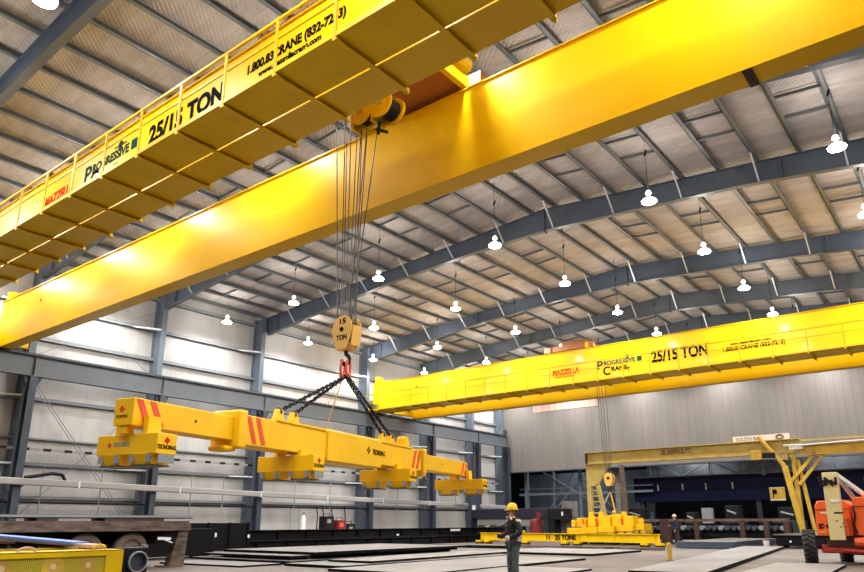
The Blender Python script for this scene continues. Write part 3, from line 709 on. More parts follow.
plate(-5.65, -3.6, 11.0, 26.2, .0, .08, 'long steel plate in front of the boom lift wheel', 3.6)
for k in range(3):
    plate(-14.3, -11.3, 39.2 + .1 * k, 49.2, .03 + k * .12, .13 + k * .12, ('lowest', 'middle', 'topmost')[k] + ' plate of the bluish stack right of the far worker', 0, 'plate_blue')
m = MB(); m.o = Vector((-18, 36, 0)); m.box((-22.5, 35.6, 0), (-13.6, 35.85, .13)); tag(m.build('steel_bar', 'rust'), 'long rusty steel bar lying across the floor in front of the yellow spreader bar', 'steel bar')
m = MB(); m.o = Vector((-30, 34, 0)); m.box((-28.4, 33.6, 0), (-21.5, 33.8, .16)); tag(m.build('steel_bar', 'blacksteel'), 'long dark steel bar on the floor left of the worker', 'steel bar')
# bollard
t = thing('bollard', 'short yellow steel bollard standing on the floor between the plates', 'bollard', (-10.15, 26.6, 0))
m = MB(t); m.lathe((-9.95, 26.6, 0), [(.09, 0), (.09, .60), (.07, .65), (.02, .66)], 16); m.build('post', 'yellow_worn', t, smooth=False)
m = MB(t); m.box((-10.07, 26.48, 0), (-9.83, 26.72, .015)); m.build('foot_plate', 'rustdk', t)
# black stock along the wall
t = thing('steel_bin', 'tall black steel bin at the end of the trailer', 'steel bin', (-30, 20.6, 0))
m = MB(t); m.box((-31.2, 18.9, .12), (-29.9, 22.6, 1.42)); m.build('shell', 'blacksteel', t, bevel=.02)
for y in (19.0, 20.2, 21.4, 22.5):
    m = MB(t); m.box((-29.9, y - .05, .1), (-29.82, y + .05, 1.44)); m.build('rib', 'blacksteel', t)
m = MB(t); m.box((-29.81, 20.4, .78), (-29.79, 20.62, .96)); m.box((-29.81, 20.46, .70), (-29.79, 20.52, .78)); m.build('paint_mark', 'white', t)
m = MB(t); m.box((-29.81, 22.42, .70), (-29.79, 22.54, .86)); m.build('tag', 'white', t)
for y in (19.2, 22.2):
    m = MB(t); m.box((-31.1, y - .1, 0), (-29.9, y + .1, .12)); m.build('skid', 'blacksteel', t)
for k, (x, z) in enumerate(((-33.0, 0), (-32.1, 0), (-31.2, 0), (-33.0, .53), (-32.1, .53))):
    t = thing('steel_beam', 'long black oiled steel beam along the left wall, ' + ('back one of the bottom row', 'middle one of the bottom row', 'front one of the bottom row', 'back one of the top row', 'front one of the top row')[k], 'steel beam', (x, 35, z))
    y0, y1 = 23.0, (49.5 if z else 47.0)
    m = MB(t)
    m.box((x - .02, y0, z), (x + .02, y1, z + .5)); m.box((x - .2, y0, z), (x + .2, y1, z + .035)); m.box((x - .2, y0, z + .465), (x + .2, y1, z + .5)); m.build('section', 'blacksteel', t)
    for j in range(12):
        yy = y0 + 1.0 + j * 2.1
        m = MB(t); m.box((x - .19, yy, z + .03), (x + .19, yy + .03, z + .47)); m.build('stiffener', 'blacksteel', t)
    if k == 4:
        m = MB(t); m.box((x + .2, 41.9, z + .27), (x + .21, 43.1, z + .42)); m.build('paper_label', 'white', t)
        m = MB(t); m.box((x + .2, 36.0, z + .05), (x + .21, 36.2, z + .15)); m.build('paint_dot', 'white', t)
# trailer
TX = -22.0
t = thing('flatbed_trailer', 'rusty flatbed trailer with dusty twin wheels at the left, loaded with steel', 'trailer', (TX, 10, 0))
m = MB(t); m.box((TX - 2.4, 3.0, 1.36), (TX, 14.1, 1.48)); m.build('deck', 'rust', t)
m = MB(t); m.box((TX - .02, 3.0, 1.17), (TX + .04, 14.15, 1.37)); m.build('side_rail', 'rust', t)
m = MB(t)
for y in [3.4 + .9 * i for i in range(12)]: m.box((TX - 2.35, y, 1.2), (TX - .02, y + .08, 1.36))
m.build('cross_member', 'blacksteel', t)
for x in (TX - .8, TX - 1.6):
    m = MB(t); m.box((x - .06, 3.0, .75), (x + .06, 14.0, 1.2)); m.build('chassis_rail', 'blacksteel', t)
m = MB(t); m.prism([(13.5, 0.03), (14.05, .03), (14.12, 1.17), (13.78, 1.17), (13.66, .7)], TX - .35, TX - .05, 'x'); m.build('landing_leg', 'rust', t)
m = MB(t); m.box((TX - .6, 13.3, 0), (TX + .02, 14.0, .04)); m.build('leg_foot', 'rust', t)
for y in (10.75, 12.25):
    for x in (TX - .35, TX - 2.05):
        m = MB(t); m.lathe((x - .14, y, .56), [(.30, 0), (.50, 0), (.555, .04), (.56, .14), (.555, .24), (.50, .28), (.36, .27), (.32, .22)], 28, (1, 0, 0)); w_ = m.build('tyre', 'rubber_dusty', t, smooth=False)
        m = MB(t); m.lathe((x - .12, y, .56), [(.31, .0), (.31, .22), (.26, .16), (.12, .16), (.12, .30), (.05, .32)], 20, (1, 0, 0)); m.build('rim', 'rust', w_)
m = MB(t)
for y in (10.75, 12.25): m.tube((TX - 2.2, y, .56), (TX - .1, y, .56), .07, 10)
m.build('axle', 'blacksteel', t)
m = MB(t); m.box((TX + .045, 12.95, .90), (TX + .05, 13.45, .98)); m.box((TX - .1, 12.9, .8), (TX + .045, 13.5, 1.0)); m.build('marker_plate', 'blacksteel', t)
m = MB(t); m.bar((TX + .06, 12.95, .93), (TX + .06, 13.42, .91), .015, .09); m.bar((TX + .06, 13.2, .88), (TX + .06, 13.5, .78), .015, .03); m.build('paint_mark', 'white', t)
t = thing('steel_channel', 'long grey steel channel lying on the rusty trailer deck', 'steel channel', (TX - .5, 9, 1.56))
m = MB(t); m.box((TX - .8, 3.0, 1.56), (TX - .15, 14.3, 1.59)); m.box((TX - .18, 3.0, 1.56), (TX - .15, 14.3, 1.66)); m.build('section', 'greypipe', t)
for i, (y0, y1) in enumerate(((6.8, 7.9), (11.2, 13.2), (9.2, 9.8))):
    m = MB(); m.o = Vector((TX - .5, (y0 + y1) / 2, 1.48)); m.box((TX - 1.0, y0, 1.48), (TX - .1, y1, 1.56))
    tag(m.build('timber_packer', 'rustdk' if i else 'pinkboard'), ('pale timber packer near the left edge', 'dark packer near the trailer end', 'short dark packer in the middle')[i] + ' between trailer deck and grey channel', 'packer')
t = thing('steel_bin', 'long black box added to darken the space behind the flatbed trailer', 'steel bin', (-27.5, 11, 0))
m = MB(t); m.box((-28.2, 4.0, .1), (-27.0, 18.6, 1.18)); m.build('shell', 'blacksteel', t, bevel=.02)  # black box added to stand in for the darkness behind the trailer
for y in (4.5, 8, 11.5, 15, 18.3):
    m = MB(t); m.box((-28.2, y - .1, 0), (-27.0, y + .1, .1)); m.build('skid', 'blacksteel', t)
# foreground roller machine with yellow guard
FX = -12.0
t = thing('roller_conveyor', 'yellow roller conveyor with mesh guard and black motor in the lower left corner', 'conveyor', (FX, 5, 0))
m = MB(t)
y0, y1 = 2.5, 6.48
m.box((FX - .05, y0, .88), (FX, y1, .975)); m.box((FX - .05, y0, .48), (FX, y1, .56)); m.box((FX - .05, y1 - .30, .56), (FX, y1, .9)); m.box((FX - .05, 4.30, .56), (FX, 4.44, .9)); m.box((FX - .6, y0, .95), (FX, y1, .975))
m.build('guard_frame', 'yellow_flat', t, bevel=.008)
m = MB(t); m.box((FX - .035, y0, .56), (FX - .03, y1 - .3, .90)); m.build('mesh_panel', 'guard', t)
for y in (4.6, 5.35, 5.9, 3.6):
    m = MB(t); m.tube((FX - .3, y, .74), (FX - .028, y, .74), .14 if y != 5.35 else .17, 18); rr = m.build('roller', 'yellow_worn', t)
    m = MB(t); m.tube((FX - .03, y, .74), (FX - .022, y, .74), .05, 12); m.build('roller_hub', 'tan', rr)
m = MB(t); m.torus((FX - .1, 6.1, .985), .10, .018, (1, 0, 0), 14, 6, sx=1, sy=.7); m.build('lifting_handle', 'yellow_flat', t)
m = MB(t); m.torus((FX - .1, 4.95, .975), .13, .02, (1, 0, 0), 14, 6, sx=1, sy=.5); m.build('lifting_handle', 'pinkboard', t)
m = MB(t); m.box((FX - .3, 6.48, .50), (FX - .02, 6.95, 1.0)); mo = m.build('drive_motor', 'black', t, bevel=.03)
m = MB(t); m.lathe((FX - .02, 6.72, .76), [(.0, 0), (.17, 0), (.17, .08), (.15, .1), (.13, .03), (.0, .03)], 22, (1, 0, 0)); m.build('motor_end', 'steel_navy', mo)
m = MB(t); m.torus((FX + .07, 6.72, .76), .165, .014, (1, 0, 0), 22, 6); m.build('bright_ring', 'pipe', mo)
m = MB(t); m.box((FX - .14, 6.86, .98), (FX - .03, 6.93, 1.04)); m.build('conduit_box', 'pipe', mo)
for y in (3.4, 6.3):
    for x in (FX - .08, FX - 1.6):
        m = MB(t); m.box((x - .05, y - .05, 0), (x + .05, y + .05, .5)); m.build('leg', 'yellow_worn', t)
m = MB(t); m.box((FX - 1.7, 3.3, .42), (FX - .02, 3.4, .5)); m.box((FX - 1.7, 6.3, .42), (FX - .02, 6.4, .5)); m.build('cross_member', 'yellow_worn', t)
m = MB(t); m.box((FX - 1.72, y0, .48), (FX - 1.66, y1, .98)); m.build('rear_frame', 'yellow_worn', t)
t = thing('plank', 'long plank with a blue painted edge and pinkish underside lying behind the yellow conveyor guard', 'plank', (-15.2, 6.3, 1.0))
a_, b_ = Vector((-18.3, 6.45, 1.13)), Vector((-12.3, 6.15, 1.03))
m = MB(t); m.bar(a_, b_, .28, .05); m.build('board', 'pinkboard', t)
m = MB(t); m.bar(a_ + Vector((0, 0, .05)), b_ + Vector((-.6, 0, .04)), .30, .045); m.build('blue_face', 'blue', t)
t = thing('trestle', 'dark steel trestle under the outer end of the long plank', 'trestle', (-17.6, 6.5, 0))
m = MB(t); m.box((-17.75, 6.1, .98), (-17.5, 6.9, 1.045)); m.build('top_bar', 'rustdk', t)
for s in (-1, 1):
    m = MB(t); m.bar((-17.62, 6.5 + .3 * s, .98), (-17.62, 6.5 + .5 * s, 0), .07, .07); m.build('leg', 'rustdk', t)

# ------------------------------------------------------------------ equipment at the left wall
for i, (y, c_, x) in enumerate(((34.0, 'black', -36.6), (35.0, 'rustred', -36.4), (36.1, 'black', -36.6))):
    t = thing('welding_machine', ('black welding machine, left of the three by the wall', 'red welding machine between the two black ones', 'low black welding machine, right of the three by the wall')[i], 'welding machine', (x, y, 0))
    h = (1.85, 1.6, 1.35)[i]
    m = MB(t); m.box((x - .35, y - .38, .9), (x + .35, y + .38, h)); m.build('case', c_, t, bevel=.03)
    m = MB(t); m.box((x - .35, y - .38, .08), (x + .35, y + .38, .9)); m.build('cart', 'black', t)
    m = MB(t); m.path([(x, y - .3, h), (x, y - .3, h + .15), (x, y + .3, h + .15), (x, y + .3, h)], .025, 6); m.build('handle', 'black', t)
    m = MB(t); m.box((x + .35, y - .25, h - .45), (x + .36, y + .1, h - .2)); m.build('control_panel', 'redlt' if c_ == 'rustred' else 'greypipe', t)
    m = MB(t)
    for s in (-.35, .35): m.tube((x - .4, y + s, .12), (x + .4, y + s, .12), .12, 12)
    m.build('wheel', 'rubber', t)
t = thing('gas_cylinder', 'white gas cylinder standing upright by the left wall', 'gas cylinder', (-36.9, 32.2, 0))
m = MB(t); m.lathe((-36.9, 32.2, 0), [(.14, 0), (.15, .05), (.15, 1.65), (.12, 1.8), (.05, 1.9), (.04, 1.98)], 16); m.build('bottle', 'white', t, smooth=True)
m = MB(t); m.tube((-36.9, 32.2, 1.95), (-36.9, 32.2, 2.08), .05, 8); m.build('valve', 'rustdk', t)
for i, (y, z1) in enumerate(((36.7, 2.6), (37.3, 2.6), (38.2, 2.5), (39.6, 3.2))):
    m = MB(); m.o = Vector((-39.7, y, .9)); m.path([(-40.66, y, 2.67), (-40.55, y + .04, 1.9), (-40.5, y - .05, 1.2), (-40.66, y + .1, .86)], .045, 6)
    tag(m.build('air_hose', 'black'), ('black hose hanging on the wall just right of the white gas cylinder', 'second black wall hose right of the white gas cylinder', 'third black wall hose right of the white gas cylinder', 'rightmost of the four black hoses on the wall behind the welding machines')[i], 'hose')
for i, y in enumerate((34.2, 35.0)):
    m = MB(); m.o = Vector((-39.9, y, 1)); m.path([(-40.66, y, 2.66), (-40.6, y, 1.0), (-40.66, y + .3, .84)], .03, 5)
    tag(m.build('air_hose', 'greypipe'), ('thin grey hose left of the white gas cylinder', 'thin grey hose nearest the white gas cylinder on its left')[i], 'hose')

# navy trailer and odds and ends in the far left corner
t = thing('navy_trailer', 'dark navy trailer bed on wheels behind the standing worker', 'trailer', (-31, 52, 0))
m = MB(t); m.box((-37.4, 52.0, 1.75), (-28.9, 53.5, 2.55)); m.build('bed', 'navy_dk', t, bevel=.03)
m = MB(t); m.box((-37.5, 51.9, .9), (-37.2, 53.4, 5.0)); m.build('front_mast', 'steel_navy', t)
for x in (-36.2, -34.9, -33.9):
    m = MB(t); m.lathe((x, 51.9, .6), [(.2, 0), (.55, 0), (.6, .06), (.6, .28), (.5, .34), (.2, .3)], 22, (0, 1, 0)); m.build('wheel', 'rubber', t)
m = MB(t); m.box((-37.1, 51.96, 2.5), (-36.75, 52.0, 2.9)); m.build('work_light', 'lens' if 0 else 'white', t)
m = MB(t); m.box((-36.8, 52.3, 1.1), (-30.5, 53.2, 1.75)); m.build('underframe', 'pipe', t)
t = thing('red_machine', 'red cylindrical machine standing right of the worker in the background', 'machine', (-29.7, 50.5, 0))
m = MB(t); m.lathe((-29.7, 50.5, 0), [(.5, 0), (.52, .3), (.52, 1.4), (.4, 1.65), (.2, 1.7)], 16); m.build('body', 'rustred', t)
m = MB(t); m.box((-29.35, 50.0, 1.5), (-29.1, 50.3, 2.2)); m.build('arm', 'rustred', t)
t = thing('black_cabinet', 'black boxy cabinet beside the red machine in the background', 'cabinet', (-27.3, 50.6, 0))
m = MB(t); m.box((-28.5, 50.2, 1.6), (-26.9, 51.4, 2.45)); m.build('upper_box', 'black', t, bevel=.03)
m = MB(t); m.box((-28.5, 50.3, 0), (-27.9, 51.3, 1.6)); m.build('lower_box', 'black', t)
m = MB(t); m.box((-27.2, 50.18, 1.9), (-27.05, 50.2, 2.2)); m.build('label_plate', 'white', t)
k = 0
for (x0, z0, n) in ((-28.8, 0, 3), (-28.6, .62, 3), (-28.2, 1.24, 2), (-27.9, 1.86, 1), (-27.9, 2.45, 1)):
    for i in range(n):
        m = MB(); m.o = Vector((x0 + i * .95 + .4, 52.2, z0)); m.box((x0 + i * .95, 51.6, z0), (x0 + i * .95 + .93, 52.6, z0 + .60))
        o = m.build('concrete_block', 'concrete', bevel=.02)
        tag(o, ('bottom', 'second', 'third', 'fourth', 'top')[[0, .62, 1.24, 1.86, 2.45].index(z0)] + ' course grey concrete block, ' + ('left', 'middle', 'right')[i] + ' one, left of the gantry leg', 'concrete block')

# ------------------------------------------------------------------ next bay seen below the end wall
def frame_bar(name, label, segs, w=.12, mt='bluegrey', cat='steel frame'):
    m = MB(); m.o = Vector(segs[0][0])
    for s in segs: m.bar(s[0], s[1], s[2] if len(s) > 2 else w, s[2] if len(s) > 2 else w)
    return tag(m.build(name, mt), label, cat)
frame_bar('braced_framework', 'pale blue-grey X-braced steel frame under the end wall at the far left corner',
          [((-38.6, 64, 0), (-38.6, 64, 6.5), .35), ((-35.4, 64, 0), (-35.4, 64, 6.5), .14), ((-32.4, 64, 0), (-32.4, 64, 6.5), .30), ((-39.5, 64, 4.2), (-25, 64, 4.2), .22), ((-39.5, 64, 4.75), (-25, 64, 4.75), .10),
           ((-36.5, 63.8, 6.4), (-28.6, 63.8, 1.9), .14), ((-32.9, 63.8, 6.3), (-36.3, 63.8, 2.2), .09), ((-31.4, 63.8, 6.3), (-35.9, 63.8, 2.0), .09), ((-32.2, 63.9, 5.6), (-28.3, 63.9, 2.2), .09)])
frame_bar('bay_column', 'brownish grey column standing under the end wall left of the yellow gantry leg', [((-28.2, 63.6, 0), (-28.2, 63.6, 6.4), .5)], mt='concrete', cat='column')
frame_bar('bay_truss', 'dark blue-grey roof truss of the next bay seen below the end wall',
          [((-26, 66, 6.9), (2, 66, 6.9), .25), ((-26, 66, 5.5), (2, 66, 5.5), .22)] + [((x, 66, 5.5 if i % 2 else 6.9), (x + 2.6, 66, 6.9 if i % 2 else 5.5), .17) for i, x in enumerate([-25.5 + 2.6 * j for j in range(10)])] + [((x, 66, 5.5), (x, 66, 6.9), .12) for x in (-20.3, -15.1, -9.9, -4.7)] + [((-26, 66, 0), (-26, 66, 6.9), .3), ((2, 66, 0), (2, 66, 6.9), .3)], cat='truss')
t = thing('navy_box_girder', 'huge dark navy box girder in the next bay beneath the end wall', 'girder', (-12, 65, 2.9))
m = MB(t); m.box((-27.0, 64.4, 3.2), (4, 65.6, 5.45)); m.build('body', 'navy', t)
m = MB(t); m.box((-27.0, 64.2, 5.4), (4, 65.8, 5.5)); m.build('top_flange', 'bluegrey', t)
m = MB(t)
for x in (-24.7, -22.4, -20.3, -18.0, -7.9): m.box((x, 64.36, 4.2), (x + .12, 64.4, 4.75))
m.build('end_light', 'pipe', t)
for x in (-26.4, -16.0, -6, 3):
    m = MB(t); m.box((x - .2, 64.6, 0), (x + .2, 65.2, 3.2)); m.build('support_leg', 'navy_dk', t)
t = thing('yellow_sign', 'small square yellow sign with a black emblem on the navy girder', 'sign', (-14.2, 64.3, 3.6))
m = MB(t); m.box((-14.95, 64.28, 3.15), (-13.75, 64.33, 4.2)); m.build('panel', 'yellow_worn', t)
m = MB(t); m.box((-14.72, 64.265, 3.65), (-14.38, 64.28, 4.02)); m.box((-14.72, 64.265, 3.3), (-14.64, 64.28, 3.66)); m.build('emblem', 'blacktext', t)
m = MB(t); m.box((-14.95, 64.26, 3.12), (-13.75, 64.28, 3.2)); m.box((-14.95, 64.26, 4.15), (-13.75, 64.28, 4.2)); m.build('border', 'bannerw', t)
frame_bar('bay_column', 'rust-brown column rising behind the small hook block', [((-26.0, 60, 0), (-26.2, 60, 6.4), .34)], mt='rust', cat='column')
random.seed(11)
# dark far machinery silhouettes
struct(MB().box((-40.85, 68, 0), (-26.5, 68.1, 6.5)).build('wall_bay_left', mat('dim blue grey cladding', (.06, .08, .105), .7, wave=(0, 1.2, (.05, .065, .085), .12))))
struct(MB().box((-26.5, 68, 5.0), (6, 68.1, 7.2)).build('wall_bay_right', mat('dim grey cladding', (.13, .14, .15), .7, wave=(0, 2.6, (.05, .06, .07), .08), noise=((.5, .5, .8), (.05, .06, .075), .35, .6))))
for i, (x, w_, h, lab) in enumerate(((-25.5, 2.4, 2.6, 'left of the rack, behind the stacked yellow magnets'), (-20.6, 1.2, 2.2, 'behind the far worker'), (-17.2, 1.7, 2.7, 'behind the middle of the long rack'),
                                     (-13.0, 2.2, 2.5, 'behind the right end of the long rack'), (-9.2, 2.0, 3.0, 'behind the yellow gantry post'), (-4.5, 3.0, 3.0, 'behind the orange boom lift'))):
    t = thing('dark_machine', 'dark shadowed machine in the next bay, ' + lab, 'machine', (x, 61, 0))
    m = MB(t); m.box((x - w_ / 2, 60.4, 0), (x + w_ / 2, 62.0, h * .6)); m.build('base', 'navy_dk', t, bevel=.05)
    m = MB(t); m.box((x - w_ * .3, 60.6, h * .6), (x + w_ * .35, 61.8, h)); m.build('head', 'black', t, bevel=.05)
    m = MB(t); m.tube((x - w_ * .2, 60.55, h * .85), (x + w_ * .2, 60.55, h * .75), .08, 8); m.build('handle', 'greypipe', t)
    m = MB(t)
    for k in range(4):
        qx = x + random.uniform(-.45, .45) * w_; qz = h * .2 + random.random() * h * .35
        m.box((qx, 60.37, qz), (qx + .10, 60.4, qz + .12))
    m.build('indicator', 'white', t)
    m = MB(t); m.box((x - w_ * .35, 60.36, h * .12), (x + w_ * .3, 60.4, h * .17)); m.build('tray', 'greypipe', t)
m = MB(); m.o = Vector((-18.9, 60, 0)); m.box((-19.3, 59.6, 0), (-18.5, 60.2, 2.5)); tag(m.build('electrical_cabinet', 'greypipe', bevel=.02), 'grey upright electrical cabinet just right of the far worker', 'cabinet')
# rack with round stock
t = thing('stock_rack', 'long low rack with rusty top rail across the background behind the far worker', 'rack', (-15, 50, 0))
m = MB(t); m.box((-20.4, 49.7, 1.42), (-10.6, 50.0, 1.6)); m.build('top_rail', 'rust', t)
m = MB(t); m.box((-20.4, 49.8, .5), (-10.6, 50.0, .62)); m.build('lower_rail', 'blacksteel', t)
m = MB(t); m.box((-20.4, 50.4, 0.2), (-10.6, 50.5, 1.3)); m.build('back_panel', 'black', t)
for x in (-20.2, -17.9, -16.5, -13.5, -12.0, -10.8):
    m = MB(t); m.box((x - .15, 49.55, 0), (x + .15, 50.2, 1.5 if x in (-17.9, -13.5) else 1.4)); m.build('upright', 'rustdk', t)
for j in range(22):
    x = -20.1 + j * .43
    m = MB(); m.o = Vector((x, 50, 1.0)); m.tube((x, 49.72, 1.0), (x, 50.35, 1.0), .16, 10); m.tube((x, 49.70, 1.0), (x, 49.73, 1.0), .09, 8)
    tag(m.build('round_bar', 'steel_navy' if j % 3 else 'greypipe'), 'end of a round steel bar stored in the long low rack', 'round bar', 'round bars in the low rack')
# black bench and bucket
t = thing('steel_bench', 'low black steel bench with a pale plate top beside the boom lift wheel', 'bench', (-8.6, 43.2, 0))
m = MB(t); m.box((-9.9, 42.6, .12), (-7.2, 43.8, .66)); m.build('body', 'blacksteel', t, bevel=.05)
m = MB(t); m.hull8([(-10.0, 42.5, .68), (-6.8, 42.5, .68), (-6.2, 49, .68), (-9.6, 49, .68), (-10.0, 42.5, .73), (-6.8, 42.5, .73), (-6.2, 49, .73), (-9.6, 49, .73)]); m.build('plate_top', 'plate', t)
for x in (-9.6, -7.5):
    m = MB(t); m.box((x - .12, 42.7, 0), (x + .12, 43.7, .13)); m.build('foot', 'blacksteel', t)
    m = MB(t); m.box((x - .1, 48.3, 0), (x + .1, 48.6, .68)); m.build('rear_leg', 'blacksteel', t)
for x, z in ((-9.2, .3), (-8.5, .45)):
    m = MB(t); m.box((x, 42.58, z), (x + .1, 42.6, z + .1)); m.build('paint_dot', 'white', t)
m = MB(); m.o = Vector((-10.2, 42.0, 0)); m.lathe((-10.25, 42.0, 0), [(.13, 0), (.17, .38), (.185, .38), (.185, .40), (.15, .40), (.12, .05)], 14); tag(m.build('bucket', 'bannerw'), 'small white plastic bucket standing left of the black bench', 'bucket')

# ------------------------------------------------------------------ yellow gantry at the back
GY = 50.0
t = thing('gantry_crane', 'faded yellow workshop gantry with long I-beam and laddered left leg before the back wall', 'gantry crane', (-17, GY, 0))
m = MB(t); m.box((-24.7, GY - .02, 5.72), (-9.4, GY + .02, 6.62)); m.box((-24.7, GY - .25, 5.70), (-9.4, GY + .25, 5.75)); m.box((-24.7, GY - .28, 6.58), (-9.4, GY + .28, 6.64)); m.build('beam', 'yellow_old', t)
m = MB(t); m.prism([(-24.7, 5.7), (-22.7, 5.7), (-23.8, 4.1), (-24.7, 4.1)], GY - .12, GY + .12, 'y'); m.build('gusset', 'yellow_old', t)
m = MB(t); m.box((-24.72, GY - .2, 5.65), (-24.6, GY + .2, 6.62)); m.build('end_plate', 'rustdk', t)
m = MB(t); m.box((-24.7, GY - .16, 0), (-24.35, GY + .16, 4.15)); m.build('leg', 'yellow_old', t)
m = MB(t); m.bar((-23.85, GY, 4.2), (-23.05, GY, 0), .24, .26); m.build('leg', 'yellow_old', t)
for i in range(9):
    z = .4 + i * .42; xx = -23.85 + .8 * (4.2 - z) / 4.2
    m = MB(t); m.box((-24.4, GY - .05, z - .05), (xx, GY + .05, z + .05)); m.build('rung', 'yellow_old', t)
lettering('lettering', 'DEL SHERWOOD PTO', .52, 'rustdk', t, (-18.7, GY - .03, 6.12), (1, 0, 0), (0, 0, 1), t.location, .01, 2.2, .008)
# right post cluster
m = MB(t); m.tube((-11.85, GY - .3, 6.9), (-10.45, GY - .3, 4.9), .14, 10); m.tube((-10.45, GY - .3, 4.9), (-9.75, GY - .3, 0), .19, 12); m.build('leg', 'yellow_worn', t)
m = MB(t); m.box((-10.05, GY - .1, 0), (-9.8, GY + .2, 5.9)); m.build('leg', 'yellow_worn', t)
m = MB(t); m.bar((-9.7, GY + .1, 5.3), (-9.15, GY + .1, 0), .2, .2); m.build('leg', 'yellow_worn', t)
for a, b_ in (((-10.2, GY - .2, 3.9), (-8.55, GY - .2, 5.65)), ((-9.75, GY - .1, 3.7), (-8.1, GY - .1, 5.55))):
    m = MB(t); m.bar(a, b_, .2, .2); m.build('brace', 'yellow_worn', t)
m = MB(t); m.box((-10.6, GY - .25, 5.3), (-10.2, GY + .2, 5.75)); m.build('joint_box', 'yellow_old', t)
t2 = thing('jib_runway', 'yellow runway beam continuing right from the gantry post above the boom lift', 'beam', (-7, GY, 5.6))
m = MB(t2); m.box((-9.4, GY - .3, 5.55), (0, GY - .26, 6.15)); m.box((-9.4, GY - .5, 5.52), (0, GY - .05, 5.57)); m.box((-9.4, GY - .5, 6.12), (0, GY - .05, 6.16)); m.build('beam', 'yellow_worn', t2)
m = MB(t2); m.box((-9.6, GY + .5, 6.5), (0, GY + .6, 6.62)); m.build('rear_rail', 'yellow_old', t2)
m = MB(t2); m.path([(-10.3, GY - .55, 6.2), (-9.2, GY - .55, 6.15), (-6.5, GY - .55, 6.22), (0, GY - .55, 6.3)], .05, 6); m.build('power_cable', 'white', t2)
m = MB(t2); m.box((-10.0, GY - .55, 5.9), (-9.2, GY - .3, 6.25)); m.build('cable_bracket', 'chrome', t2)
m = MB(t2); m.box((-.3, GY - .4, 0), (0, GY - .1, 5.6)); m.build('support_leg', 'yellow_old', t2)
t = thing('chain_hoist', 'yellow chain hoist box with a dangling hook near the right end of the gantry beam', 'hoist', (-11.9, GY - .5, 5.2))
m = MB(t); m.box((-12.4, GY - .6, 5.35), (-11.7, GY - .28, 6.0)); m.build('motor_box', 'yellow_worn', t, bevel=.03)
m = MB(t); m.box((-11.7, GY - .55, 5.45), (-10.9, GY - .28, 5.8)); m.build('gearbox', 'black', t, bevel=.05)
m = MB(t); m.tube((-11.8, GY - .45, 5.4), (-11.75, GY - .45, 4.6), .03, 6); m.torus((-11.75, GY - .45, 4.5), .12, .035, (0, 1, 0), 12, 6); m.build('chain_and_hook', 'rustdk', t)
t = thing('banner', 'long pale banner board with faded reddish lettering on top of the gantry beam', 'banner', (-11.5, GY + .1, 6.64))
m = MB(t); m.box((-13.6, GY + .05, 6.64), (-10.0, GY + .09, 7.05)); m.build('board', 'bannerw', t)
lettering('lettering', 'SOUTH BAY', .34, 'rust', t, (-13.4, GY + .04, 6.72), (1, 0, 0), (0, 0, 1), t.location, .006, 1.7)
m = MB(t); m.torus((-10.6, GY + .02, 6.84), .14, .035, (0, 1, 0), 14, 6, sx=1.6); m.build('emblem', 'rustdk', t)

# ------------------------------------------------------------------ boom lift
t = thing('boom_lift', 'orange boom lift with big black treaded wheel and tan jib at the right edge', 'boom lift', (-3.6, 28.0, 0))
def hood(x0, x1, y0, y1, z0, z1, name):
    m = MB(t); m.prism([(x0, z0), (x0 - .02, z0 + .15), (x0, z1 - .16), (x0 + .12, z1), (x1 - .12, z1), (x1, z1 - .16), (x1, z0)], y0, y1, 'y'); return m.build(name, 'orange', t, bevel=.03)
h1 = hood(-5.02, -3.95, 27.6, 29.0, .92, 2.10, 'counterweight_hood')
m = MB(t); m.box((-5.04, 27.58, 1.80), (-3.95, 27.6, 1.815)); m.build('seam', 'rustdk', h1)
h2 = hood(-3.85, -1.4, 27.5, 29.4, .95, 2.20, 'engine_hood')
m = MB(t); m.box((-3.86, 27.48, 1.88), (-1.4, 27.5, 1.90)); m.build('seam', 'rustdk', h2)
lettering('lettering', 'SD 4A', .22, 'blacktext', h1, (-4.97, 27.59, 1.17), (1, 0, 0), (0, 0, 1), t.location, .006, .42, .010)
m = MB(t); m.box((-4.85, 27.585, 1.66), (-4.5, 27.6, 1.72)); m.build('sticker', 'bannerw', h1)
m = MB(t); m.box((-4.92, 27.585, 1.02), (-4.75, 27.6, 1.08)); m.build('sticker', 'yellow_worn', h1)
m = MB(t); m.box((-4.8, 27.7, .58), (-1.4, 29.6, .92)); m.build('turntable', 'rustdk', t)
m = MB(t); m.box((-5.0, 27.75, .35), (-1.5, 28.1, .62)); m.box((-5.0, 29.3, .35), (-1.5, 29.6, .62)); m.box((-4.2, 27.9, .30), (-3.3, 29.5, .56)); m.build('chassis', 'red', t, bevel=.03)
m = MB(t); m.tube((-3.9, 27.45, .72), (-2.95, 27.45, .78), .15, 12); m.build('axle_cylinder', 'orange', t)
m = MB(t); m.bar((-4.9, 27.5, .50), (-4.2, 27.5, .44), .12, .12); m.tube((-4.3, 27.4, .47), (-3.0, 27.4, .38), .06, 8); m.build('steering_link', 'red', t)
